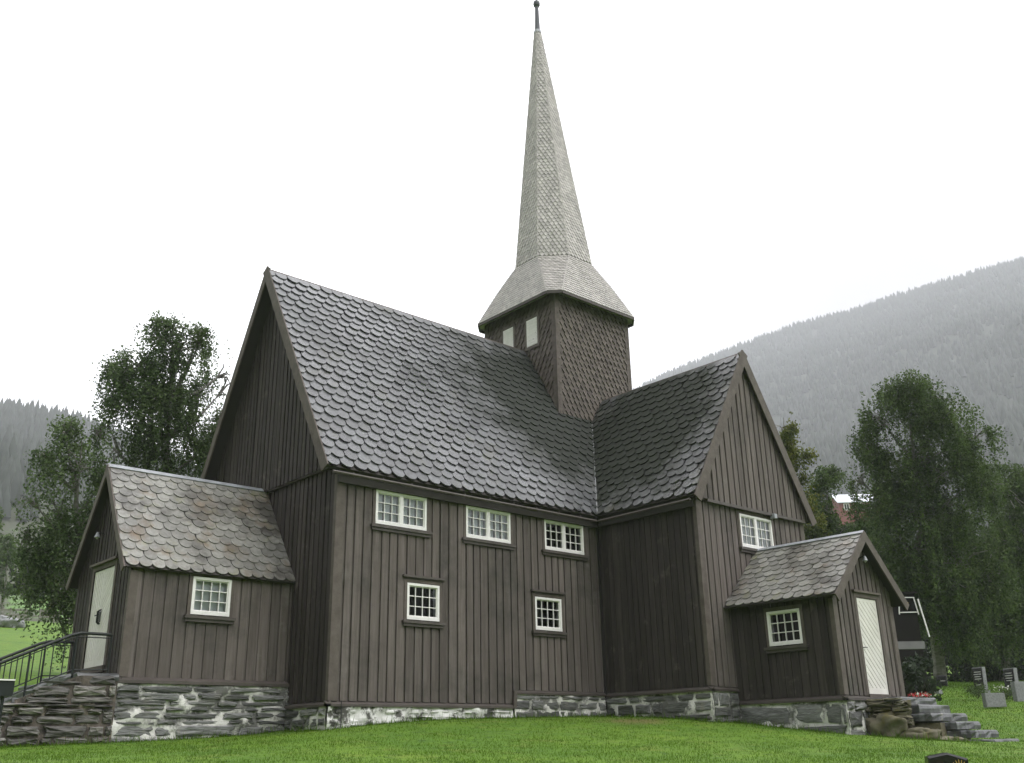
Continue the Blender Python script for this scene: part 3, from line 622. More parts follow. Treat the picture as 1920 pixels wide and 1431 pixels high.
for (ya, yb, za, zb2) in ((3.66, 4.15, 11.1, 11.85), (2.53, 3.02, 10.9, 11.82)):
    lv = MB(); lv.abox(TX-TS-.07, TX-TS-.045, ya, yb, za, zb2)
    n = 9
    for i in range(n):
        z = za+.02+(zb2-za-.04)*i/n; lv.box((TX-TS-.085, ya+.02, z), (.02, 0, .02), (0, yb-ya-.04, 0), (0, 0, .045))
    l_o = lv.build('louvre', M['white'], tw_o)
    fr = MB(); fr.abox(TX-TS-.075, TX-TS, ya-.09, yb+.09, za-.1, za-.0); fr.abox(TX-TS-.075, TX-TS, ya-.09, yb+.09, zb2, zb2+.09); fr.abox(TX-TS-.07, TX-TS, ya-.09, ya, za, zb2); fr.abox(TX-TS-.07, TX-TS, yb, yb+.09, za, zb2)
    fr.build('louvre_frame', M['trim'], tw_o)
# flared skirt and spire
def octo(a, c, z, cx=TX, cy=TY):      # square half-size a with corners cut by c
    return [V3(cx+x, cy+y, z) for x, y in [(-a+c, -a), (a-c, -a), (a, -a+c), (a, a-c), (a-c, a), (-a+c, a), (-a, a-c), (-a, -a+c)]]
ZS0, ZTIP = 14.22, 24.4; AS = 1.26
tipx, tipy = 10.084, 3.60
rings = [octo(2.0, .34, 12.33), octo(1.64, .54, 13.32), octo(AS, AS*.586, ZS0), octo(.1, .0586, ZTIP, tipx, tipy)]
solid = MB()
for r0, r1 in zip(rings[:-1], rings[1:]):
    for k_ in range(8):
        solid.add([r0[k_], r0[(k_+1) % 8], r1[(k_+1) % 8], r1[k_]], [(0, 1, 2, 3)])
inn = octo(1.6, .1, 12.42); 
for k_ in range(8): solid.add([rings[0][k_], rings[0][(k_+1) % 8], inn[(k_+1) % 8], inn[k_]], [(3, 2, 1, 0)])
sp_o = solid.build('spire', M['shingle'], church)
s_ = MB()
for ri, (r0, r1) in enumerate(zip(rings[:-1], rings[1:])):
    for k_ in range(8):
        a, b, c, d = r0[k_], r0[(k_+1) % 8], r1[(k_+1) % 8], r1[k_]; mid = (a+b+c+d)/4; nn = mid-V3(TX, TY, mid[2])
        if ri < 2: quad_shingles(s_, a, b, c, d, nn+Z*.5, .13, .115, ROUND, .018, 50+k_, jit=.004)
        else: quad_shingles(s_, a, b, c, d, nn, .145, .135, POINT, .02, 60+k_, jit=.005)
s_.build('shingles', M['shingle'], sp_o)
hip = MB()
hip.build
for r0, r1, rad in ((rings[0], rings[1], .022), (rings[1], rings[2], .022), (rings[2], rings[3], .016)):
    for k_ in range(8):
        o_ = r0[k_]-V3(TX, TY, r0[k_][2]); o_ = o_/np.linalg.norm(o_)*.012
        hip.tube([r0[k_]+o_, r1[k_]+o_], rad, 5)
hip.build('hip_strips', M['shingle'], sp_o)
fa = MB()
for k_ in range(8): fa.beam(rings[0][k_]-Z*.03, rings[0][(k_+1) % 8]-Z*.03, .05, .09)
fa.build('fascia', M['trim_dark'], sp_o)
ms_ = MB(); ms_.tube([(tipx, tipy, ZTIP-.1), (tipx, tipy, ZTIP+.1), (tipx, tipy, ZTIP+.101), (tipx, tipy, 25.62)], [.135, .13, .105, .07], 10)
ms_.build('mast', M['mast'], sp_o)
mb = MB(); mb.tube([(tipx, tipy, ZTIP-.06), (tipx, tipy, ZTIP+.08)], [.16, .14], 10); mb.build('mast_collar', M['lead'], sp_o)
mb = MB(); mb.tube([(tipx, tipy, 25.6), (tipx, tipy, 25.66), (tipx, tipy, 25.74), (tipx, tipy, 25.84), (tipx, tipy, 25.9)], [.07, .12, .135, .12, .05], 12); mb.tube([(tipx, tipy, 25.9), (tipx, tipy, 27.2)], .025, 6)
mb.build('finial', M['mast'], sp_o)

# --- doors
def door_leaf(O, U, N, s0, s1, z0, z1, double, label):
    O = np.asarray(O, float)
    def P(s, z, d): return O+U*s+Z*z+N*d
    d = MB()
    def bx(a, b, c, e, g, h, m_=None): (m_ or d).box(P(a, c, g), U*(b-a), Z*(e-c), N*(h-g))
    bk_ = MB(); bx(s0, s1, z0, z1, -.06, .0, bk_)
    leaves = [(s0, s1, 1)] if not double else [(s0, (s0+s1)/2-.004, 1), ((s0+s1)/2+.004, s1, -1)]
    fwd = .07 if not double else .045
    for a, b, dr in leaves:
        bx(a, a+fwd, z0, z1, 0, .022); bx(b-fwd, b, z0, z1, 0, .022); bx(a+fwd, b-fwd, z0, z0+.13, 0, .024); bx(a+fwd, b-fwd, z1-fwd, z1, 0, .022)
        x0, x1 = a+fwd, b-fwd; wd = x1-x0; sl_ = 1.0 if not double else 1.15; st = .125 if not double else .11; g = .026
        q = z0+.13-wd*sl_
        while q < z1:
            # diagonal board between lines z=q+sl*(x) and +st
            pts = []
            for (xx, off) in ((0, g), (wd, g), (wd, st*1.35), (0, st*1.35)):
                t = xx if dr > 0 else wd-xx
                pts.append([x0+xx, q+off+(wd-t)*sl_])
            # clip vertically to the leaf
            zz0, zz1 = z0+.13, z1-fwd
            def clip(poly, zc, keep_above):
                out = []
                for i in range(len(poly)):
                    p, r_ = poly[i], poly[(i+1) % len(poly)]; ip = (p[1] >= zc) == keep_above or p[1] == zc; ir = (r_[1] >= zc) == keep_above or r_[1] == zc
                    if ip: out.append(p)
                    if ip != ir:
                        t_ = (zc-p[1])/(r_[1]-p[1]); out.append([p[0]+t_*(r_[0]-p[0]), zc])
                return out
            poly = clip(pts, zz0, True)
            poly = clip(poly, zz1, False) if poly else []
            if len(poly) >= 3:
                n = len(poly); d.add([P(x_, z_, .02) for x_, z_ in poly]+[P(x_, z_, .0) for x_, z_ in poly], [tuple(range(n))]+[(i, n+i, n+(i+1) % n, (i+1) % n) for i in range(n)])
            q += st*1.35
    o = d.build('door', M['door'], church); o['label'] = label
    bk_.build('groove_board', M['oldpaint'], o)
    fr = MB()
    for a, b, c, e in ((s0-.1, s0, z0, z1+.02), (s1, s1+.1, z0, z1+.02), (s0-.1, s1+.1, z1+.02, z1+.12)): fr.box(P(a, c, -.05), U*(b-a), Z*(e-c), N*.1)
    fr.box(P(s0-.16, z1+.12, -.02), U*(s1-s0+.32), Z*.05, N*.13); fr.box(P(s0-.02, z0-.12, -.05), U*(s1-s0+.04), Z*.12, N*.12)
    fr.build('door_frame', M['trim'], o)
    hd = MB()
    if double:
        m_ = (s0+s1)/2
        for dx in (-.035, .035): hd.tube([P(m_+dx, z0+.86, .02), P(m_+dx, z0+.9, .07), P(m_+dx, z0+1.12, .07), P(m_+dx, z0+1.16, .02)], .014, 6)
        hd.tube([P(m_-.035, z0+1.06, .05), P(m_-.2, z0+1.05, .06)], .012, 6); hd.box(P(m_-.045, z0+.9, .02), U*.09, Z*.22, N*.006)
    else:
        hd.tube([P(s0+.05, z0+1.02, .02), P(s0+.05, z0+1.02, .07), P(s0+.15, z0+1.02, .07)], .011, 6)
    hd.build('handle', M['iron'], o)
    return o
door_leaf((-PL, y1p, 0), -Y, -X, y1p-3.72, y1p-2.55, .72, 2.72, True, 'cream double door of herringbone boards behind the iron railing')
door_leaf((xq0, GY, 0), X, -Y, DX0-xq0, DX1-xq0, .0, 2.15, False, 'single cream door of slanting boards above the stone steps')

# --- lamps under the gables
def lamp(p, nrm, label):
    mb = MB(); p = np.asarray(p, float); nrm = np.asarray(nrm, float)
    mb.tube([p, p+nrm*.13+Z*.04, p+nrm*.17], .012, 6); l_ = mb.build('lamp_bracket', M['iron'], church); l_['label'] = label
    sh = MB(); c = p+nrm*.18; sh.tube([c+Z*.04, c+Z*.02, c-Z*.04, c-Z*.07], [.02, .03, .05, .07], 10); sh.build('lamp_shade', M['lead'], l_)
    gl = MB(); gl.tube([c-Z*.05, c-Z*.08, c-Z*.11], [.03, .035, .015], 8); gl.build('lamp_globe', M['pale_letter'], l_)
lamp((XQ+.1, GY, 3.1), -Y, 'small lamp in the peak of the right porch gable')
lamp((-PL, PY+.25, 3.5), -X, 'small lamp over the left porch door')
mb = MB(); mb.abox(L+3.05, L+3.17, -T-.24, -T-.1, 4.62, 4.74); mb.build('lamp_bracket', M['lead'], church)
mb = MB(); mb.tube([(.22, -.14, -.02), (.22, -.16, -.6)], .009, 5); mb.build('earthing_cable', M['iron'], church)

# --- stone foundations
def stones(sm, O, U, N, length, z0f, z1f, hmean, lmean, proud=.05, gap=.03, seed=1, rough=.02):
    rg = random.Random(seed); O = np.asarray(O, float)
    zmin = min(z0f(0), z0f(length)); ztop = max(z1f(0), z1f(length)); z = ztop
    while z > zmin:
        h = hmean*rg.uniform(.45, 1.55); s = rg.uniform(-.2, 0); zc0 = z-h
        while s < length:
            l_ = lmean*rg.uniform(.4, 1.8); a, b = max(s, 0)+gap*.5, min(s+l_, length)-gap*.5; s += l_
            if b-a < .06: continue
            zb2 = zc0+gap*.5+rg.uniform(-.02, .02); zt2 = z-gap*.5+rg.uniform(-.02, .02)
            zt2 = min(zt2, z1f((a+b)/2))
            if zt2-zb2 < .03: continue
            n = 12; pr = []
            cx_, cz_ = (a+b)/2, (zb2+zt2)/2; hx, hz = (b-a)/2, (zt2-zb2)/2
            for k_ in range(n):
                t = 2*math.pi*(k_+.5)/n; ct, st = math.cos(t), math.sin(t); q = 1/max(abs(ct), abs(st)); pw = .91+rg.uniform(-.13, .1)
                pr.append((cx_+ct*min(q, 1.38)*hx*min(pw, .99), cz_+st*min(q, 1.38)*hz*min(pw, .99)))
            d = proud*rg.uniform(.45, 1.25)
            vs = [O+U*p[0]+Z*p[1]-N*.03 for p in pr]+[O+U*p[0]+Z*p[1]+N*(d*.65) for p in pr]+[O+U*(cx_+(p[0]-cx_)*.8)+Z*(cz_+(p[1]-cz_)*.72)+N*(d+rg.uniform(-rough, rough)*.5) for p in pr]+[O+U*cx_+Z*cz_+N*(d+rg.uniform(-.3, 1)*rough)]
            fs = []
            for k_ in range(n):
                j = (k_+1) % n; fs += [(k_, j, n+j, n+k_), (n+k_, n+j, 2*n+j, 2*n+k_), (2*n+k_, 2*n+j, 3*n)]
            sm.add(vs, fs)
        z -= h
def mortar(mb, O, U, N, length, z0, z1f, seed=1, amp=.025, step=.09):
    O = np.asarray(O, float); n = max(2, int(length/step)); m_ = max(2, int((z1f(0)-z0)/step)); vs = []
    for i in range(n+1):
        for j in range(m_+1):
            s = length*i/n; z = z0+(z1f(s)-z0)*j/m_; p = O+U*s+Z*z
            vs.append(p+N*(amp*mnoise.noise(Vector(p*4)+Vector((seed, 0, 0)))+.012))
    mb.add(vs, [(i*(m_+1)+j, (i+1)*(m_+1)+j, (i+1)*(m_+1)+j+1, i*(m_+1)+j+1) for i in range(n) for j in range(m_)])
c = lambda v: (lambda s: v)
P_ = .04
def foundation(O, U, N, length, z0, ztop, hm_, lm_, seed, mm='mortar', sm_='stone', proud=.05, gap=.04, amp=.03, inset=0.0):
    O = np.asarray(O, float); m_ = MB(); mortar(m_, O, U, N, length, z0-.1, c(ztop+.015), seed, amp*1.55, .045); k_ = MB(); stones(k_, O+U*inset, U, N, length-inset, c(z0), c(ztop), hm_, lm_, proud, gap, 70+seed)
    f_ = m_.build('foundation', M[mm], church); k_.build('stones', M[sm_], f_)
foundation((-.05, -P_, 0), X, -Y, 5.0, -.8, -.14, .17, .55, 1, 'whitewash', 'whitewash', .03, .06, .05)
foundation((5.0, -P_-.005, 0), X, -Y, L-5.0, -.7, .18, .2, .45, 2)
foundation((L-P_, 0, 0), -Y, -X, T+.05, -.85, .15, .24, .75, 3)
foundation((L-.04, -T-P_, 0), X, -Y, 1.0, -.85, .15, .24, .5, 4)
foundation((-P_, W, 0), -Y, -X, W, -.9, -.14, .2, .5, 5)
foundation((-PL-.1, y0p-P_-.02, 0), X, -Y, PL+.14, -1.0, .31, .165, .75, 6, proud=.055, gap=.03, amp=.05)
foundation((-PL-.08, y1p, 0), -Y, -X, PW+.08, -1.0, .31, .19, .55, 7)
foundation((xq0-P_, -T, 0), -Y, -X, QL+.06, -1.15, -.17, .36, 1.0, 8, gap=.05)
foundation((xq0-P_, GY-P_, 0), X, -Y, QW+.08, -1.15, -.17, .3, .7, 9)

# ------------------------------------------------------------ left stairs with railings
stairs = thing('stone_stairs', (-4.6, 2.6, .3), 'dark dry-stone stairs with retaining wall rising to the double door of the left porch', 'stairs')
YF, YB = 1.58, 3.75
def stop(s):            # top of the side wall against distance from x=-8.6
    x = -8.6+s
    if x > -4.45: return .44
    return max(.44-(-4.45-x)*.42, -1.1)
sm, mo = MB(), MB()
stones(sm, (-8.6, YF, 0), X, -Y, 8.6-PL-.1, c(-1.2), stop, .15, .5, .09, .02, 81, .05)
mortar(mo, (-8.6, YF, 0), X, -Y, 8.6-PL-.08, -1.25, stop, 12, .05, .07)
for i in range(13):
    x1 = -4.45-i*.36; z = .46-i*.155
    if i == 0: mo.abox(-4.45, -PL-.08, YF+.05, YB, -1, .4)
    mo.abox(x1-.36, x1, YF+.06, YB, -1.2, z-.2)
mo_o = mo.build('retaining_wall', M['mortar_dark'], stairs); sm.build('stones', M['stone_brown'], mo_o)
def slab(mb, x0, x1, y0, y1, z0, z1, rg, n=5, am=.03):
    """rough stone slab: jittered outline, slightly rounded top edge"""
    pts = []
    for (ax, ay), (bx_, by) in (((x0, y0), (x1, y0)), ((x1, y0), (x1, y1)), ((x1, y1), (x0, y1)), ((x0, y1), (x0, y0))):
        for k_ in range(n): t = k_/n; pts.append((ax+(bx_-ax)*t+rg.uniform(-am, am), ay+(by-ay)*t+rg.uniform(-am, am)))
    m_ = len(pts); cx_, cy_ = (x0+x1)/2, (y0+y1)/2
    r1 = [(x, y, z0) for x, y in pts]; r2 = [(x+rg.uniform(-am, am)*.6, y+rg.uniform(-am, am)*.6, (z0+z1)/2) for x, y in pts]
    r3 = [(cx_+(x-cx_)*.995, cy_+(y-cy_)*.99, z1-.025+rg.uniform(-.01, .008)) for x, y in pts]; r4 = [(cx_+(x-cx_)*.96, cy_+(y-cy_)*.92, z1+rg.uniform(-.006, .006)) for x, y in pts]
    vs = r1+r2+r3+r4+[(cx_, cy_, z1)]; fs = []
    for q in range(3):
        for k_ in range(m_): j = (k_+1) % m_; fs.append((q*m_+k_, q*m_+j, (q+1)*m_+j, (q+1)*m_+k_))
    for k_ in range(m_): fs.append((3*m_+k_, 3*m_+(k_+1) % m_, 4*m_))
    mb.add(vs, fs)
rg = random.Random(5)
for i in range(9):
    mb = MB()
    if i == 0: slab(mb, -4.5, -PL-.1, YF-.02, YB, .36, .5, rg)
    else: slab(mb, -4.5-i*.36, -4.5-(i-1)*.36+.04, YF, YB, .36-i*.155-.02, .5-i*.155, rg)
    mb.build('step', M['step'], stairs)
def railing(y, label, x_end, seed):
    t = thing('railing', (-5, y, .4), label, 'railing', 'iron railings beside the left stairs')
    tp = [(x_end, y, 1.24), (-4.42, y, 1.24), (-4.6, y, 1.19), (-8.2, y, -.5)]
    mb = MB(); mb.tube(tp, .03, 8); mb.tube([(x_end, y, 1.17), (-4.45, y, 1.17), (-4.6, y, 1.13), (-8.2, y, -.57)], .012, 6); mb.build('handrail', M['iron'], t)
    mb = MB(); mb.tube([(x_end, y, .58), (-4.5, y, .56), (-8.2, y, -1.17)], .014, 6); mb.build('bottom_rail', M['iron'], t)
    def zr(x): return 1.22 if x > -4.5 else 1.22-(-4.5-x)*.47
    x = -4.5; i = 0
    while x > -7.6:
        mb = MB(); z = zr(x)
        if i % 4 == 0: mb.tube([(x, y, z-1.02), (x, y, z)], .02, 6); mb.build('post', M['iron'], t)
        else: mb.tube([(x, y, z-.66), (x, y, z)], .011, 5); mb.build('baluster', M['iron'], t)
        x -= .2; i += 1
    mb = MB(); mb.tube([(x_end+.02, y, .45), (x_end+.02, y, 1.24)], .016, 6); mb.build('post', M['iron'], t)
railing(1.82, 'black iron railing on the near side of the left stairs, ending at the cream door', -3.86, 1)
railing(3.62, 'black iron railing on the far side of the left stairs, behind the nearer railing', -3.95, 2)
pl = at(8, 1290, 14.6); t = thing('box_lamp', (pl[0], pl[1], pl[2]-.3), 'small black box lamp with a white edge beside the foot of the left railing', 'lamp')
mb = MB(); mb.abox(pl[0]-.13, pl[0]+.1, pl[1]-.08, pl[1]+.1, pl[2]-.12, pl[2]+.1); mb.build('lamp_housing', M['iron'], t)
mb = MB(); mb.abox(pl[0]-.14, pl[0]+.11, pl[1]-.1, pl[1]+.12, pl[2]+.1, pl[2]+.12); mb.build('lid', M['white'], t)
mb = MB(); mb.tube([(pl[0], pl[1], gz(pl[0], pl[1])-.1), (pl[0], pl[1], pl[2]-.12)], .025, 6); mb.build('post', M['iron'], t)

# ------------------------------------------------------------ right steps
rs = thing('stone_steps', (10.8, -7.3, -1), 'rough wet stone steps with a mossy boulder side leading to the single cream door', 'stairs')
rg = random.Random(9); xa, xb = 10.05, 11.62
specs = [(-6.9, -6.1, -.26, -.1), (-7.18, -6.4, -.44, -.27), (-7.5, -6.9, -.62, -.46), (-7.85, -7.2, -.8, -.64), (-8.2, -7.6, -.98, -.82), (-8.6, -8.0, -1.16, -1.01)]
for i, (ya, yb, za, zb2) in enumerate(specs):
    mb = MB(); slab(mb, xa+.06+rg.uniform(-.1, .1)+(.25 if i > 2 else 0), xb+rg.uniform(-.1, .1), ya, yb, za, zb2, rg, 6, .03); mb.build('step', M['step'], rs)
def boulder(mb, c_, r_, seed, sub=4):
    import bmesh
    bm = bmesh.new(); bmesh.ops.create_icosphere(bm, subdivisions=sub, radius=1)
    sd_ = Vector((seed*3.1, seed*1.7, 0)); vs = []
    for v in bm.verts:
        n_ = mnoise.noise(v.co*1.6+sd_)*.45+mnoise.noise(v.co*4+sd_)*.25+mnoise.noise(v.co*9+sd_)*.12; q = v.co*(1+n_)
        q = Vector([math.copysign(abs(a)**.75, a) for a in q]); vs.append((c_[0]+q.x*r_[0], c_[1]+q.y*r_[1], c_[2]+q.z*r_[2]))
    mb.add(vs, [[v.index for v in f.verts] for f in bm.faces]); bm.free()
mb = MB()
boulder(mb, (10.05, -6.55, -.72), (.3, .48, .3), 1); boulder(mb, (10.08, -7.2, -.95), (.28, .45, .22), 4); boulder(mb, (10.15, -7.75, -1.1), (.25, .35, .14), 5)
mb.build('boulder', M['moss_stone'], rs, smooth=True)
mb = MB(); stones(mb, (10.0, -6.08, 0), -Y, -X, 1.05, c(-.55), c(-.12), .1, .45, .1, .01, 91, .06)
mb.abox(10.05, 11.55, -6.95, -6.08, -1.1, -.28); mb.abox(10.2, 11.5, -7.6, -6.9, -1.2, -.66)
mb.build('side_wall', M['moss_stone'], rs)
# bouquet beyond the landing
def leafcloud(n, c_, s_, size, rngn, flat=.0):
    p = rngn.normal(0, 1, (n, 3))*np.array(s_)+np.array(c_); return leaves(p, size, rngn)
def leaves(p, size, rn, droop=0.):
    n = len(p); a = rn.normal(0, 1, (n, 3)); a[:, 2] -= droop; a /= np.linalg.norm(a, axis=1)[:, None]; b = rn.normal(0, 1, (n, 3)); b -= a*(a*b).sum(1)[:, None]; b /= np.linalg.norm(b, axis=1)[:, None]
    s_ = size*rn.uniform(.6, 1.25, (n, 1)); v = np.stack([p-a*s_*.6, p+b*s_*.34, p+a*s_*.6, p-b*s_*.34], 1).reshape(-1, 3)
    return v, np.arange(4*n).reshape(-1, 4)
rn = np.random.default_rng(11)
M['red'] = mat('red_petals', (.55, .02, .03), .5, .25); M['petal'] = mat('white_petals', (.75, .73, .7), .5, .1); M['orange_flower'] = mat('yellow_petals', (.7, .4, .03), .5, .2)
def plant(name, pos, label, cat, r_, h_, flowers=None, n=900, lm='leaf2', size=.05):
    pos = np.asarray(pos, float); t = thing(name, pos, label, cat)
    v, f = leafcloud(n, pos+V3(0, 0, h_*.5), (r_*.45, r_*.45, h_*.25), size, rn); npmesh('leaves', v, f, M[lm], t)
    mb = MB()
    for k_ in range(5):
        a = rn.uniform(0, 6.28); mb.tube([pos-Z*.05, pos+V3(math.cos(a)*r_*.5, math.sin(a)*r_*.5, h_*.7)], .008, 4)
    mb.build('stems', M['twig'], t, skew=False)
    for fm_, nf, fs2 in (flowers or []):
        v, f = leafcloud(nf, pos+V3(0, 0, h_*.8), (r_*.4, r_*.4, h_*.14), fs2, rn); npmesh('flowers', v, f, M[fm_], t)
fp = at(1728, 1309, 30); plant('potted_flowers', (fp[0], fp[1], fp[2]-.12), 'red and white flowers just beyond the top of the right stone steps', 'flowers', .35, .26, [('red', 120, .09), ('petal', 70, .08)], 300)

# ------------------------------------------------------------ gravestones
def gravestone(u, v, depth, w_, h_, th, label, m='granite_black', yaw=0., lean=0., arch=False, letters=None, base=True, group='gravestones in the churchyard', sink=.0, edge=None, name='gravestone', slant=0.):
    p = at(u, v, depth); p[2] -= sink
    t = thing(name, p, label, 'gravestone' if name == 'gravestone' else 'stone', group); U = V3(math.cos(yaw), math.sin(yaw), 0); N = V3(math.sin(yaw), -math.cos(yaw), 0)
    Zl = Z*math.cos(lean)-N*math.sin(lean)*-1
    prof = [(-w_/2, 0), (w_/2, 0), (w_/2, h_*(1-.0)), (-w_/2, h_)] if not arch else [(-w_/2, 0), (w_/2, 0), (w_/2, h_*.86)]+[(w_/2*math.cos(a), h_*.86+h_*.14*math.sin(a)) for a in np.linspace(.3, 2.84, 7)]+[(-w_/2, h_*.86)]
    if slant: prof = [(-w_/2, 0), (w_/2, 0), (w_/2, h_-slant), (w_*.0, h_), (-w_/2, h_-slant*.6)]
    n = len(prof); mb = MB(); f_ = [p+U*x+Zl*z+N*th/2 for x, z in prof]; b_ = [p+U*x+Zl*z-N*th/2 for x, z in prof]
    fi = [p+U*x*.93+Zl*(h_/2+(z-h_/2)*.95)+N*(th/2+.006) for x, z in prof]
    mb.add(f_+b_+fi, [tuple(range(2*n, 3*n)), tuple(range(2*n-1, n-1, -1))]+[(i, n+i, n+(i+1) % n, (i+1) % n) for i in range(n)]+[(i, (i+1) % n, 2*n+(i+1) % n, 2*n+i) for i in range(n)])
    mb.build('stone', M[m], t, skew=False)
    if edge:
        mb = MB(); mb.box(p+U*(w_/2)-N*th/2, U*.02, N*th, Zl*h_); mb.box(p-U*(w_/2)-N*th/2+Zl*h_, U*(w_+.02), N*th, Zl*.02); mb.build('rough_edge', M[edge], t, skew=False)
    if base:
        mb = MB(); mb.box(p-U*(w_*.6)-N*(th*.9)-Z*.25, U*w_*1.2, N*th*1.8, Z*.27); mb.build('plinth', M['granite'], t, skew=False)
    if letters:
        mb = MB(); rg_ = random.Random(int(u))
        for (zc, frac) in letters:
            x = -w_*frac/2
            while x < w_*frac/2:
                l_ = rg_.uniform(.015, .04)*w_/.5; mb.box(p+U*x+Zl*(h_*zc)+N*(th/2+.007), U*l_, Zl*.03, N*.003); x += l_+.012
        mb.build('inscription', M['gold' if m == 'granite_black' and name == 'gravestone' and depth < 15 else 'pale_letter'], t, skew=False)
YW = R(-48)
gravestone(1840, 1296, 36, .45, .82, .16, 'tall dark gravestone with pale right edge standing behind the grey block', yaw=R(-108), edge='granite', letters=[(.8, .6), (.7, .7), (.6, .6), (.5, .6), (.25, .4)], lean=R(-3))
gravestone(1899, 1300, 35, .45, .84, .16, 'dark gravestone with pale right edge at the right border, beyond the shrub', yaw=R(-108), edge='granite', letters=[(.8, .6), (.7, .7), (.6, .6), (.5, .5)], lean=R(-4))
gravestone(1866, 1326, 31, .66, .42, .2, 'low square grey granite block on the grass in front of the tall dark gravestone', m='granite', yaw=R(-35), base=False)
gravestone(1918, 1322, 33, .5, .75, .2, 'grey gravestone cut by the right border of the photo', m='granite', yaw=R(-30), base=False)
gravestone(1694, 1300, 36, .4, .55, .12, 'small round-topped grey gravestone right behind the right porch corner', m='granite', yaw=R(20), arch=True)
gravestone(1718, 1302, 38, .55, .55, .14, 'dark gravestone in the shade behind the red flowers, left of the arched one', yaw=R(-20), letters=[(.6, .5)])
gravestone(1750, 1317, 31, .45, .42, .1, 'arched black gravestone beside the red and white flowers', yaw=R(20), arch=True, edge=None, base=False)
gravestone(1768, 1303, 40, .5, .75, .14, 'upright black gravestone in the shade of the birch', yaw=R(-30), letters=[(.7, .5)])
gravestone(1706, 1303, 34, .3, .2, .2, 'small pale rounded field stone behind the porch corner', m='granite', arch=True, base=False, name='marker_stone', group='pale marker stones')
gravestone(1760, 1305, 36, .28, .22, .2, 'small pale field stone right of the arched black gravestone', m='granite', arch=True, base=False, name='marker_stone', group='pale marker stones')
gravestone(1798, 1574, 7.5, .3, .62, .09, 'polished black gravestone with yellow ornament rising from the bottom edge of the photo', yaw=R(-48), slant=.045, letters=None)
_p = at(1800, 1439, 7.38); mb = MB(); rg = random.Random(3)
for k_ in range(7):
    a = R(20+k_*24); mb.tube([_p-Z*.03, _p+V3(math.cos(R(-48))*math.cos(a), math.sin(R(-48))*math.cos(a), math.sin(a))*.055], [.006, .002], 4)
tag(mb.build('ornament', M['gold'], [o for o in col.objects if o.name.startswith('gravestone') and 'ornament' in o.get('label', '')][0], skew=False))
p = at(1832, 1302, 33.5); plant('grave_shrub', (p[0], p[1], p[2]-.1), 'small green bush at the foot of the tall dark gravestone', 'bush', .45, .42, None, 900)
p = at(1888, 1306, 33.8); plant('grave_shrub', (p[0], p[1], p[2]-.1), 'small bush with white flowers left of the gravestone at the right border', 'bush', .5, .45, [('petal', 40, .07)], 900)

# ------------------------------------------------------------ trees
def ellips(n, rn):
    d = rn.normal(0, 1, (n, 3)); d /= np.linalg.norm(d, axis=1)[:, None]; return d*rn.uniform(.15, 1, (n, 1))**.45
def tree(name, label, foot, lobes, seed, m='leaf', size=.078, strand=1.4, dens=1.0, group='birch trees around the churchyard', trunk_r=.22, weep=1.0, top=None, bark='bark', gapt=-.12):
    """foot: world point; lobes: list of (centre, radii); twigs hang from clumps inside each lobe"""
    rn = np.random.default_rng(seed); foot = np.asarray(foot, float); t = thing(name, foot, label, 'tree', group)
    top = np.asarray(top if top is not None else max(lobes, key=lambda l: l[0][2])[0], float)
    top = foot+(top-foot)*.9; n = 9; tp = []
    for i in range(n):
        q = i/(n-1); tp.append(foot+(top-foot)*q+V3(rn.normal(0, .12), rn.normal(0, .12), 0)*math.sin(q*3.1))
    tk = MB(); tk.tube([foot-Z*.3]+tp, [trunk_r*1.25]+[trunk_r*(1-.85*i/(n-1)) for i in range(n)], 8)
    P = []
    for (c_, r_) in lobes:
        c_ = np.asarray(c_, float); r_ = np.asarray(r_, float)
        k_ = int(np.clip((c_[2]-r_[2]*1.2-foot[2])/(top[2]-foot[2])*(n-1), 1, n-2)); st = tp[k_]
        mid = (st+c_)/2+V3(0, 0, -.1*np.linalg.norm(c_-st)); tk.tube([st, mid, c_], [trunk_r*.3, trunk_r*.2, trunk_r*.07], 6)
        vol = r_[0]*r_[1]*r_[2]; nc = max(11, int(18*(vol**.5))); cc = c_+ellips(nc, rn)*r_*rn.uniform(.6, 1.18, (nc, 1)); wgt = rn.uniform(.15, 1, nc)**1.5; wgt /= wgt.sum()
        for q in cc:
            m2 = (c_+q)/2+V3(0, 0, .15*rn.uniform(0, 1)*r_[2]); tk.tube([c_+(mid-c_)*.3*rn.uniform(0, 1), m2, q], [trunk_r*.14, trunk_r*.09, .012], 4, cap=False)
        ns = int(400*dens*(vol**(2/3)))
        ci = rn.choice(nc, ns, p=wgt); s0 = cc[ci]+rn.normal(0, 1, (ns, 3))*np.minimum(r_*.21, .6)
        s0[:, 2] = cc[ci][:, 2]+(s0[:, 2]-cc[ci][:, 2])*.55+.12*r_[2]
        kp = np.array([mnoise.noise(Vector((a_*.75, b_*.75, c2_*.75+seed))) > gapt-.35*(1-min(1, max(0, (c2_-foot[2])/(top[2]-foot[2])))) for a_, b_, c2_ in s0]); s0 = s0[kp]; ns = len(s0)
        ll = strand*rn.uniform(.1, 1, ns)**1.6*weep; cnt = np.maximum(6, (ll/.055).astype(int))
        idx = np.repeat(np.arange(ns), cnt); k2 = np.arange(len(idx))-np.repeat(np.cumsum(cnt)-cnt, cnt); tt = (k2/np.repeat(cnt, cnt))**1.35
        dirx = rn.normal(0, .25, (ns, 2)); pts = s0[idx].copy(); pts[:, 2] -= tt*ll[idx]; pts[:, :2] += dirx[idx]*np.sqrt(tt)[:, None]*.7
        pts += rn.normal(0, .05, pts.shape); P.append(pts)
    tk.build('trunk', M[bark], t, skew=False)
    P = np.concatenate(P); v, f = leaves(P, size, rn, .5); npmesh('crown', v, f, M[m], t)
    return len(P)
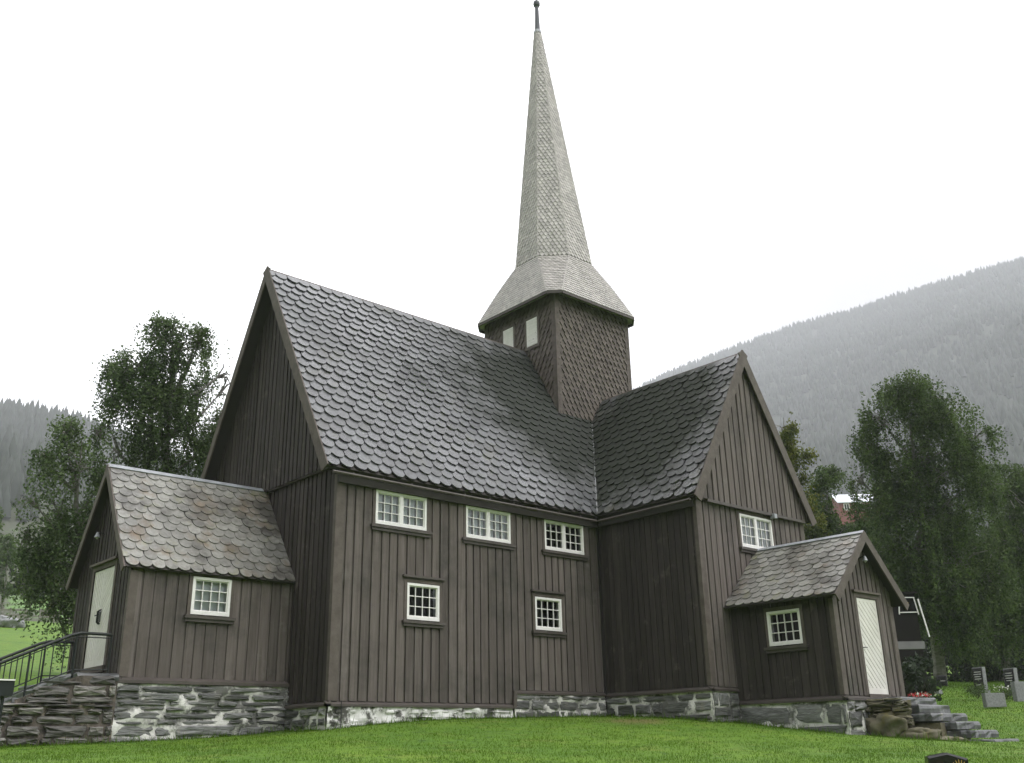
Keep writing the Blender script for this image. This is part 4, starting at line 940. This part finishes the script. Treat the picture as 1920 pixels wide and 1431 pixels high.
def lob(u, v, ru, rv, d, rd=None):
    s_ = d/F; return (at(u, v, d), (ru*s_, (rd or ru)*s_, rv*s_))
tot = 0
# big weeping birch left of the nave gable
d = 29.0; f0 = at(300, 1180, d); f0[2] = gz(f0[0], f0[1])
tot += tree('birch_tree', 'tall weeping birch rising between the left porch roof and the nave gable', f0,
    [lob(335, 650, 60, 50, d), lob(325, 612, 38, 22, d), lob(375, 625, 22, 20, d), lob(420, 700, 18, 25, d+1), lob(205, 700, 20, 30, d), lob(255, 680, 50, 35, d), lob(375, 640, 25, 28, d), lob(230, 740, 32, 60, d), lob(300, 750, 75, 65, d, 60), lob(375, 740, 35, 60, d+1), lob(420, 730, 18, 40, d+1), lob(290, 840, 90, 60, d, 70), lob(390, 830, 40, 60, d), lob(215, 830, 38, 60, d-.5), lob(180, 810, 25, 30, d), lob(415, 790, 20, 40, d)], 1, strand=1.9, dens=1.6, gapt=-.17, top=at(330, 610, d))
d = 26.5; f0 = at(150, 1240, d); f0[2] = gz(f0[0], f0[1])
tot += tree('birch_tree', 'low spreading weeping birch with hanging twigs left of the left porch', f0,
    [lob(125, 810, 32, 35, d), lob(85, 855, 30, 22, d), lob(150, 870, 50, 50, d), lob(60, 940, 22, 28, d), lob(110, 960, 55, 50, d), lob(70, 1020, 35, 40, d), lob(160, 980, 45, 60, d), lob(105, 1060, 40, 40, d), lob(190, 900, 35, 45, d), lob(48, 1000, 14, 45, d), lob(80, 1100, 8, 24, d), lob(125, 1120, 16, 28, d), lob(60, 1080, 10, 30, d), lob(100, 1140, 6, 24, d), lob(165, 1080, 22, 60, d), lob(140, 1150, 10, 20, d)], 2, strand=2.0, dens=1.2, gapt=-.14, top=at(140, 830, d), trunk_r=.2)
# right-hand birches
d = 41.0; f0 = at(1765, 1290, d); f0[2] = gz(f0[0], f0[1])
tot += tree('birch_tree', 'largest birch in the churchyard, its crown towering right of the right porch', f0,
    [lob(1700, 745, 72, 42, d), lob(1655, 790, 45, 45, d), lob(1765, 780, 62, 50, d), lob(1635, 860, 38, 50, d), lob(1610, 900, 18, 40, d), lob(1830, 820, 40, 30, d), lob(1720, 870, 80, 60, d), lob(1810, 850, 50, 40, d), lob(1660, 950, 55, 50, d), lob(1760, 960, 90, 60, d), lob(1850, 910, 40, 40, d), lob(1700, 1040, 80, 50, d), lob(1800, 1050, 75, 60, d), lob(1730, 1130, 70, 50, d), lob(1800, 1160, 60, 50, d), lob(1850, 1080, 50, 50, d), lob(1760, 1080, 60, 50, d-1)], 3, m='leaf2', strand=1.9, dens=.95, size=.105, gapt=-.13, trunk_r=.28)
d = 46.0; f0 = at(1880, 1270, d); f0[2] = gz(f0[0], f0[1])
tot += tree('birch_tree', 'dense birch at the right border behind the gravestones', f0,
    [lob(1880, 920, 50, 60, d), lob(1925, 900, 40, 40, d), lob(1870, 1020, 60, 60, d), lob(1930, 1010, 60, 70, d), lob(1860, 1110, 60, 60, d), lob(1930, 1130, 60, 60, d), lob(1840, 1190, 60, 40, d)], 4, m='leaf2', strand=1.6, dens=1.1, size=.11)
d = 38.0; f0 = at(1480, 1230, d); f0[2] = gz(f0[0], f0[1])
tot += tree('birch_tree', 'yellowing birch just behind the right slope of the transept gable', f0,
    [lob(1470, 805, 26, 36, d), lob(1492, 868, 30, 50, d), lob(1470, 930, 40, 60, d), lob(1510, 950, 25, 40, d), lob(1450, 860, 30, 50, d), lob(1530, 1010, 30, 40, d)], 5, m='leaf3', strand=.9, dens=2.2, gapt=-.4, size=.1, weep=.7, trunk_r=.16)
d = 48.0; f0 = at(1550, 1200, d); f0[2] = gz(f0[0], f0[1])
tot += tree('birch_tree', 'bushy green tree between the yellowing birch and the red house', f0,
    [lob(1550, 900, 32, 30, d), lob(1530, 950, 30, 40, d), lob(1570, 1010, 45, 35, d), lob(1610, 1040, 60, 50, d), lob(1540, 1030, 50, 50, d), lob(1640, 1000, 25, 60, d), lob(1590, 992, 45, 20, d), lob(1548, 965, 20, 35, d), lob(1560, 985, 25, 22, d)], 6, m='leaf2', strand=1.2, dens=1.1, size=.115, gapt=-.3)
# dark hedge under the right-hand birches: a row of bushes
for i, (u, v, ru, rv, d) in enumerate([(1650, 1150, 60, 60, 50), (1720, 1150, 55, 60, 52), (1790, 1190, 60, 60, 47), (1860, 1200, 60, 60, 49), (1930, 1200, 60, 60, 50), (1705, 1262, 40, 30, 30.5), (1820, 1252, 40, 30, 46), (1890, 1240, 40, 34, 47)]):
    f0 = at(u, 1285, d); f0[2] = gz(f0[0], f0[1])-.1
    labs = ['dark bush directly behind the right porch', 'dark bush behind the shed with the white-framed window', 'dark bush behind the trunk of the largest birch', 'tall dark bush above the tall dark gravestone', 'tall dark bush at the right border', 'low dark bush below the grey concrete wall in front of the shed', 'low dark bush just left of the tall dark gravestone', 'low dark bush behind the two gravestones at the right border']
    tot += tree('hedge_bush', labs[i], f0, [lob(u, v, ru, rv, d), lob(u-20, v+35, ru*.8, rv*.8, d), lob(u+22, v+30, ru*.8, rv*.7, d)], 20+i, m='leaf_dark', strand=.6, dens=.5, size=.17, group='dark bushes behind the churchyard', trunk_r=.08, bark='twig')
# left middle distance: bushes beyond the field
for i, (u, v, ru, rv, d, lm_) in enumerate([(5, 1060, 30, 60, 75, 'leaf'), (55, 1080, 35, 50, 80, 'leaf_dark'), (110, 1095, 30, 40, 84, 'leaf3'), (160, 1095, 30, 45, 82, 'leaf2'), (-20, 1040, 30, 80, 78, 'leaf2')]):
    f0 = at(u, 1165, d); f0[2] = gz(f0[0], f0[1])-.2
    labs = ['grey-green tree beyond the field at the left border', 'dark round tree beyond the field under the weeping birch', 'yellowing tree beyond the field, half hidden by hanging twigs', 'olive tree beyond the field close to the left porch', 'tree beyond the field cut by the left border']
    tot += tree('field_tree', labs[i], f0, [lob(u, v, ru, rv, d), lob(u-10, v+30, ru*.9, rv*.6, d), lob(u+10, v-20, ru*.6, rv*.6, d)], 40+i, m=lm_, strand=.8, dens=.35, size=.24, group='trees along the far edge of the field', trunk_r=.15)
print('leaves', tot)

# ------------------------------------------------------------ background buildings and walls
M['redpaint'] = mat('red_house_paint', (.2, .05, .045), .8, 0, col2=(.15, .04, .035), scale=.5, amt=.4)
M['palemetal'] = mat('pale_metal_roof', (.62, .65, .7), .4)
M['concrete'] = mat('grey_concrete', (.2, .2, .2), .8, 0, col2=(.13, .13, .13), scale=1.5, amt=.4)
M['black_wood'] = mat('black_shed_wood', (.014, .013, .012), .95, spec=.1)
def house(name, pos, yaw, wx, wy, h, rise, wall_m, roof_m, label, cat, wins):
    pos = np.asarray(pos, float); t = thing(name, pos, label, cat); U = V3(math.cos(yaw), math.sin(yaw), 0); N = V3(-math.sin(yaw), math.cos(yaw), 0)
    mb = MB(); mb.box(pos-U*wx/2-N*wy/2-Z*2, U*wx, N*wy, Z*(h+2))
    for s_ in (-1, 1):
        a = pos+U*s_*wx/2; mb.add([a-N*wy/2+Z*h, a+N*wy/2+Z*h, a+Z*(h+rise)], [(0, 1, 2)])
    mb.build('wall', wall_m, t, skew=False)
    mb = MB(); o_ = .4
    for s_ in (-1, 1):
        e = pos+N*s_*(wy/2+o_)+Z*(h-rise*o_/(wy/2)); r_ = pos+Z*(h+rise)
        q = [e-U*(wx/2+o_), e+U*(wx/2+o_), r_+U*(wx/2+o_), r_-U*(wx/2+o_)]; mb.add(q+[x+Z*.15 for x in q], [(0, 1, 2, 3), (7, 6, 5, 4), (0, 4, 5, 1), (1, 5, 6, 2), (2, 6, 7, 3), (3, 7, 4, 0)])
    mb.build('roof', roof_m, t, skew=False)
    for (sx, sz, ww, hh) in wins:
        mb = MB(); b_ = pos-N*(wy/2+.06)+U*sx+Z*sz
        mb.box(b_-U*ww/2-Z*hh/2, U*ww, N*.06, Z*hh*.1); mb.box(b_-U*ww/2+Z*hh*.4, U*ww, N*.06, Z*hh*.1); mb.box(b_-U*ww/2-Z*hh*.4, U*ww*.12, N*.06, Z*hh*.8); mb.box(b_+U*ww*.38-Z*hh*.4, U*ww*.12, N*.06, Z*hh*.8)
        mb.box(b_-U*ww*.04-Z*hh*.4, U*ww*.08, N*.06, Z*hh*.8)
        o = mb.build('window', M['white'], t, skew=False)
        mb = MB(); mb.box(b_-U*ww*.38-Z*hh*.4+N*.03, U*ww*.76, N*.02, Z*hh*.8); mb.build('pane', M['room'], o, skew=False)
hp = at(1606, 972, 190); house('red_house', hp, YW+.1, 8, 6, 2.6, 2.0, M['redpaint'], M['palemetal'], 'distant red house with a pale roof glimpsed between the trees right of the transept gable', 'house', [(-2.6, 1.6, 1.1, 1.3), (-.1, 1.6, 1.1, 1.3), (2.5, 1.6, 1.1, 1.3)])
hp = at(4, 948, 520); house('farm_cottage', hp, YW+.3, 11, 7, 3, 3, M['white'], M['palemetal'], 'tiny pale cottage on the far slope at the left border', 'house', [(-2, 1.6, 1.1, 1.3), (2, 1.6, 1.1, 1.3)])
# shed with white window frame and white corner post
ps = at(1688, 1210, 33); U = V3(math.cos(YW+.15), math.sin(YW+.15), 0); N = V3(-math.sin(YW+.15), math.cos(YW+.15), 0)
t = thing('shed', ps, 'dark shed with a white-framed window and a white corner post right of the right porch', 'shed')
k_ = 33/F
mb = MB(); mb.box(ps-U*1.0-Z*2.4, U*(1.0+42*k_), N*2.2, Z*(2.4+95*k_)); mb.build('wall', M['black_wood'], t, skew=False)
mb = MB(); mb.box(ps-U*1.1+Z*95*k_-N*.12, U*(1.15+42*k_), N*2.5, Z*.06); mb.build('roof', M['black_wood'], t, skew=False)
def qp(u, v, off=.05): 
    q = at(u, v, 33); q = q+N*(np.dot(ps-q, N)-off); return q
fr = MB()
for a, b in (((1697, 1116), (1727, 1116)), ((1694, 1146), (1729, 1145)), ((1726, 1117), (1731, 1150)), ((1694, 1146), (1694, 1150)), ((1698, 1116), (1694, 1146))): fr.beam(qp(*a), qp(*b), .03, .03, N)
o = fr.build('window', M['white'], t, skew=False)
mb = MB(); mb.add([qp(1697, 1117, .03), qp(1694, 1146, .03), qp(1728, 1146, .03), qp(1727, 1117, .03)], [(0, 1, 2, 3)]); mb.build('pane', M['glass'], o, skew=False)
mb = MB(); mb.beam(qp(1702, 1129), qp(1714, 1127), .05, .03, N); mb.build('sticker', M['gold'], o, skew=False)
mb = MB(); mb.beam(qp(1733, 1119, .08), qp(1744, 1194, .08), .045, .045, N); mb.build('corner_post', M['white'], t, skew=False)
a = at(1655, 1211, 32); b = at(1732, 1210, 32); a[2] -= 0; mb = MB(); mb.beam(a, b, .2, .24); tag(mb.build('concrete_wall', M['concrete'], None, skew=False), 'low grey concrete wall in front of the shed behind the right porch', 'wall')
# rail fence and stone on the far edge of the left field
t = thing('rail_fence', at(80, 1170, 60), 'weathered low rail fence along the far edge of the left field', 'fence')
M['oldwood'] = mat('grey_old_wood', (.2, .19, .17), .9, .1)
prev = None
for i, u in enumerate(range(-40, 210, 28)):
    q = at(u, 1172, 60); q[2] = gz(q[0], q[1]); mb = MB(); mb.tube([q-Z*.2, q+Z*.75], .05, 6); mb.build('post', M['oldwood'], t, skew=False)
    if prev is not None:
        for hh in (.3, .62): mb = MB(); mb.beam(prev+Z*hh, q+Z*hh, .05, .09); mb.build('rail', M['oldwood'], t, skew=False)
    prev = q
q = at(12, 1175, 52); q[2] = gz(q[0], q[1])+.1; mb = MB(); boulder(mb, q, (.75, .7, .42), 8); tag(mb.build('boulder', M['granite'], None, True, False), 'grey boulder with a pale top on the left field below the fence', 'boulder')

# ------------------------------------------------------------ hills with forest
def hillmat(name, base, alt, s):
    return mat(name, base, .95, 0, col2=alt, scale=s, amt=.5, detail=8)
def hill(name, azs, els, d0, d1, d2, z0, m, seed, amp, nr=46, tree_h=9, ntree=6000, tlabel=None, skirt=.55):
    """ridge: elevation els at bearings azs seen from the churchyard, foot at d0, crest at d1, falling away to d2"""
    na = 160; az = np.linspace(azs[0], azs[-1], na); el = np.interp(az, azs, els); crest = np.tan(el)*d1+CP[2]-tree_h*.6
    q = np.linspace(0, 1, nr); V = np.empty((nr, na, 3))
    for i, t_ in enumerate(q):
        d = d0+(d2-d0)*t_; u_ = (d-d0)/(d1-d0)
        prof = u_**1.15 if u_ <= 1 else 1-.25*(u_-1)/((d2-d0)/(d1-d0)-1)
        z = z0+(crest-z0)*prof
        V[i, :, 0] = CP[0]+np.sin(az)*d; V[i, :, 1] = CP[1]+np.cos(az)*d
        env = math.sin(min(u_, 1)*math.pi)
        V[i, :, 2] = z+amp*env*np.array([mnoise.fractal(Vector((x/d1*6, y/d1*6, seed)), .8, 2, 4) for x, y in V[i, :, :2]])
    a = (np.arange(nr-1)[:, None]*na+np.arange(na-1)[None]).ravel(); f = np.c_[a, a+1, a+na+1, a+na]
    o = npmesh(name, V.reshape(-1, 3), f, m, smooth=True); tag(o, kind='structure')
    rn = np.random.default_rng(seed)
    i = rn.uniform(0, 1, ntree)**.7*(nr-1)*((d1*1.06-d0)/(d2-d0)); j = rn.uniform(0, na-1.01, ntree)
    # tree line: a denser row right on the crest
    nc = ntree//7; i[:nc] = (nr-1)*(d1-d0)/(d2-d0)+rn.normal(0, .5, nc)
    i = np.clip(i, 0, nr-1.01); i0, j0 = i.astype(int), j.astype(int); fi, fj = (i-i0)[:, None], (j-j0)[:, None]
    p = V[i0, j0]*(1-fi)*(1-fj)+V[i0+1, j0]*fi*(1-fj)+V[i0, j0+1]*(1-fi)*fj+V[i0+1, j0+1]*fi*fj
    keep = (i/(nr-1)*(d2-d0)/(d1-d0)) > skirt*np.array([.55+.9*(.5+mnoise.noise(Vector((x/90, y/90, 3.)))) for x, y in p[:, :2]])
    p = p[keep]; n = len(p); h = tree_h*rn.uniform(.45, 1.25, n)**1.0; r_ = h*rn.uniform(.16, .26, n)
    vs = []; K = 6
    ang = rn.uniform(0, 6.28, n)
    ring1 = np.stack([np.stack([p[:, 0]+np.cos(ang+k*2*math.pi/K)*r_, p[:, 1]+np.sin(ang+k*2*math.pi/K)*r_, p[:, 2]+h*.05], 1) for k in range(K)], 1)
    mid = np.stack([np.stack([p[:, 0]+np.cos(ang+k*2*math.pi/K)*r_*.62, p[:, 1]+np.sin(ang+k*2*math.pi/K)*r_*.62, p[:, 2]+h*.5], 1) for k in range(K)], 1)
    apex = (p+np.c_[np.zeros(n), np.zeros(n), h])[:, None]
    vv = np.concatenate([ring1, mid, apex], 1).reshape(-1, 3); S_ = 2*K+1; b0 = np.arange(n)*S_
    tri = []
    for k in range(K):
        k2 = (k+1) % K; tri += [np.c_[b0+k, b0+k2, b0+K+k2], np.c_[b0+k, b0+K+k2, b0+K+k], np.c_[b0+K+k, b0+K+k2, b0+2*K]]
    tag(npmesh('distant_forest', vv, np.concatenate(tri), M['spruce']), tlabel, 'forest', kind='stuff')
def ae(L_): a = [azel(u, v) for u, v in L_]; return [x[0] for x in a], [x[1] for x in a]
az, el = ae([(-700, 640), (-300, 700), (-100, 735), (0, 757), (50, 765), (100, 772), (190, 800), (300, 850), (600, 960), (900, 1080), (1100, 1150)])
M['hill_left'] = mat('forested_slope', (.035, .045, .025), .95, 0, col2=(.06, .065, .035), scale=.02, amt=.5, detail=8, patch=[((.16, .14, .09), .012, .55, .62), ((.1, .2, .04), .016, .56, .6)])
M['hill_right'] = hillmat('mountain_slope', (.026, .034, .022), (.034, .042, .028), .008)
hill('hill', az, el, 150, 720, 1100, 8, M['hill_left'], 5, 16, tree_h=13, ntree=9000, tlabel='spruce forest on the hazy hillside behind the left birches', skirt=.42)
az, el = ae([(900, 900), (1100, 790), (1180, 735), (1250, 700), (1320, 672), (1400, 642), (1500, 605), (1600, 580), (1680, 552), (1750, 532), (1840, 505), (1920, 484), (2100, 450), (2500, 380), (3000, 500)])
hill('mountain', az, el, 230, 1350, 1900, 8, M['hill_right'], 9, 30, tree_h=11, ntree=34000, tlabel='spruce forest covering the misty mountain on the right', skirt=.05)
# unseen valley side added to darken window reflections and block light from the west
azb = [R(a) for a in (140, 180, 220, 260, 300, 340)]; elb = [R(a) for a in (10, 14, 18, 24, 22, 10)]
hill('hill', azb, elb, 90, 420, 600, -2, M['hill_left'], 13, 10, tree_h=13, ntree=7000, tlabel='spruce forest on the valley side behind the viewpoint', skirt=.1)

# ------------------------------------------------------------ grass blades
rn = np.random.default_rng(77)
def pn(x, y, f):
    return np.sin(x*f+np.sin(y*f*.7)*2)*np.sin(y*f*1.3+np.sin(x*f*.6)*2.3)
def blades(name, n, x0, x1, y0, y1, hgt, wdt, keep, label, dense=None):
    x = rn.uniform(x0, x1, n); y = rn.uniform(y0, y1, n); k = keep(x, y); x, y = x[k], y[k]; z = gh(x, y); n = len(x)
    h = hgt*rn.uniform(.4, 1.3, n); a = rn.uniform(0, 6.283, n); lx, ly = rn.normal(0, .5, (2, n))*h
    dx, dy = np.cos(a)*wdt/2, np.sin(a)*wdt/2
    v = np.stack([np.c_[x-dx, y-dy, z-.01], np.c_[x+dx, y+dy, z-.01], np.c_[x+lx, y+ly, z+h]], 1).reshape(-1, 3)
    return v, np.arange(3*n).reshape(-1, 3)
def inb(x, y):
    a = (x > -.1) & (x < 13) & (y > -.1) & (y < 6.4); b = (x > L-.1) & (x < XE+.1) & (y > -T-.1) & (y < 0); c_ = (x > -PL-.15) & (x < 0) & (y > y0p-.12) & (y < y1p); d_ = (x > xq0-.08) & (x < xq1) & (y > GY-.1) & (y < -T); e = (x > -8.6) & (x < -3.6) & (y > YF-.05) & (y < YB); f_ = (x > 10) & (x < 11.6) & (y > -8.6) & (y < -6)
    return ~(a | b | c_ | d_ | e | f_)
def cone(x, y):
    dx, dy = x-CP[0], y-CP[1]; az_ = np.arctan2(dx, dy); d = np.hypot(dx, dy); return (az_ > R(8)) & (az_ < R(76)) & (d > 6.5)
A = blades('g', 420000, -10, 16, -16, 4, .036, .012, lambda x, y: inb(x, y) & cone(x, y) & (rn.uniform(0, 1, len(x)) < np.clip(14/np.hypot(x-CP[0], y-CP[1]), 0, 1)*(.55+.35*pn(x, y, 1.7)+.25*pn(x, y, 6))), '')
B = blades('g', 160000, 12, 40, -20, 6, .045, .022, lambda x, y: inb(x, y) & cone(x, y), '')
# taller tufts at the foot of the walls
segs = [((-.1, -.14), (8.1, -.14)), ((8.05, -.1), (8.05, -3.3)), ((9.05, -3.4), (9.05, -6.1)), ((-3.8, 1.55), (-.1, 1.55)), ((-8, 1.45), (-3.8, 1.45)), ((-.15, 1.5), (-.15, 0)), ((9.8, -6.2), (9.9, -8.6)), ((8.1, -3.4), (9.1, -3.4))]
tv = []
for (a, b) in segs:
    a, b = np.array(a), np.array(b); n = int(np.linalg.norm(b-a)*380); t_ = rn.uniform(0, 1, (n, 1)); p = a+(b-a)*t_+rn.normal(0, .06, (n, 2))
    z = gh(p[:, 0], p[:, 1]); h = np.abs(rn.normal(.07, .04, n))*(.5+1.0*(rn.uniform(0, 1, n) > .8)); an = rn.uniform(0, 6.28, n); lx = rn.normal(0, .4, (2, n))*h
    tv.append(np.stack([np.c_[p[:, 0]-np.cos(an)*.007, p[:, 1]-np.sin(an)*.007, z-.01], np.c_[p[:, 0]+np.cos(an)*.007, p[:, 1]+np.sin(an)*.007, z-.01], np.c_[p[:, 0]+lx[0], p[:, 1]+lx[1], z+h]], 1).reshape(-1, 3))
vv = np.concatenate([A[0], B[0]]+tv); tag(npmesh('grass', vv, np.arange(len(vv)).reshape(-1, 3), M['blade']), 'short wet green lawn grass around the church', 'grass', kind='stuff')

# ------------------------------------------------------------ haze
hz = MB(); hz.abox(-2900, 2900, -2900, 2900, -14, 720); hm = bpy.data.materials.new('haze'); hm.use_nodes = True; t = hm.node_tree; t.nodes.clear()
o_ = t.nodes.new('ShaderNodeOutputMaterial'); pv = t.nodes.new('ShaderNodeVolumePrincipled'); pv.inputs['Color'].default_value = (.93, .95, 1, 1); pv.inputs['Density'].default_value = .00042; pv.inputs['Anisotropy'].default_value = .2
t.links.new(pv.outputs[0], o_.inputs['Volume']); hz_o = hz.build('haze', hm, None, skew=False); tag(hz_o, 'thin rain haze filling the valley', 'haze', kind='stuff')
fixparents()
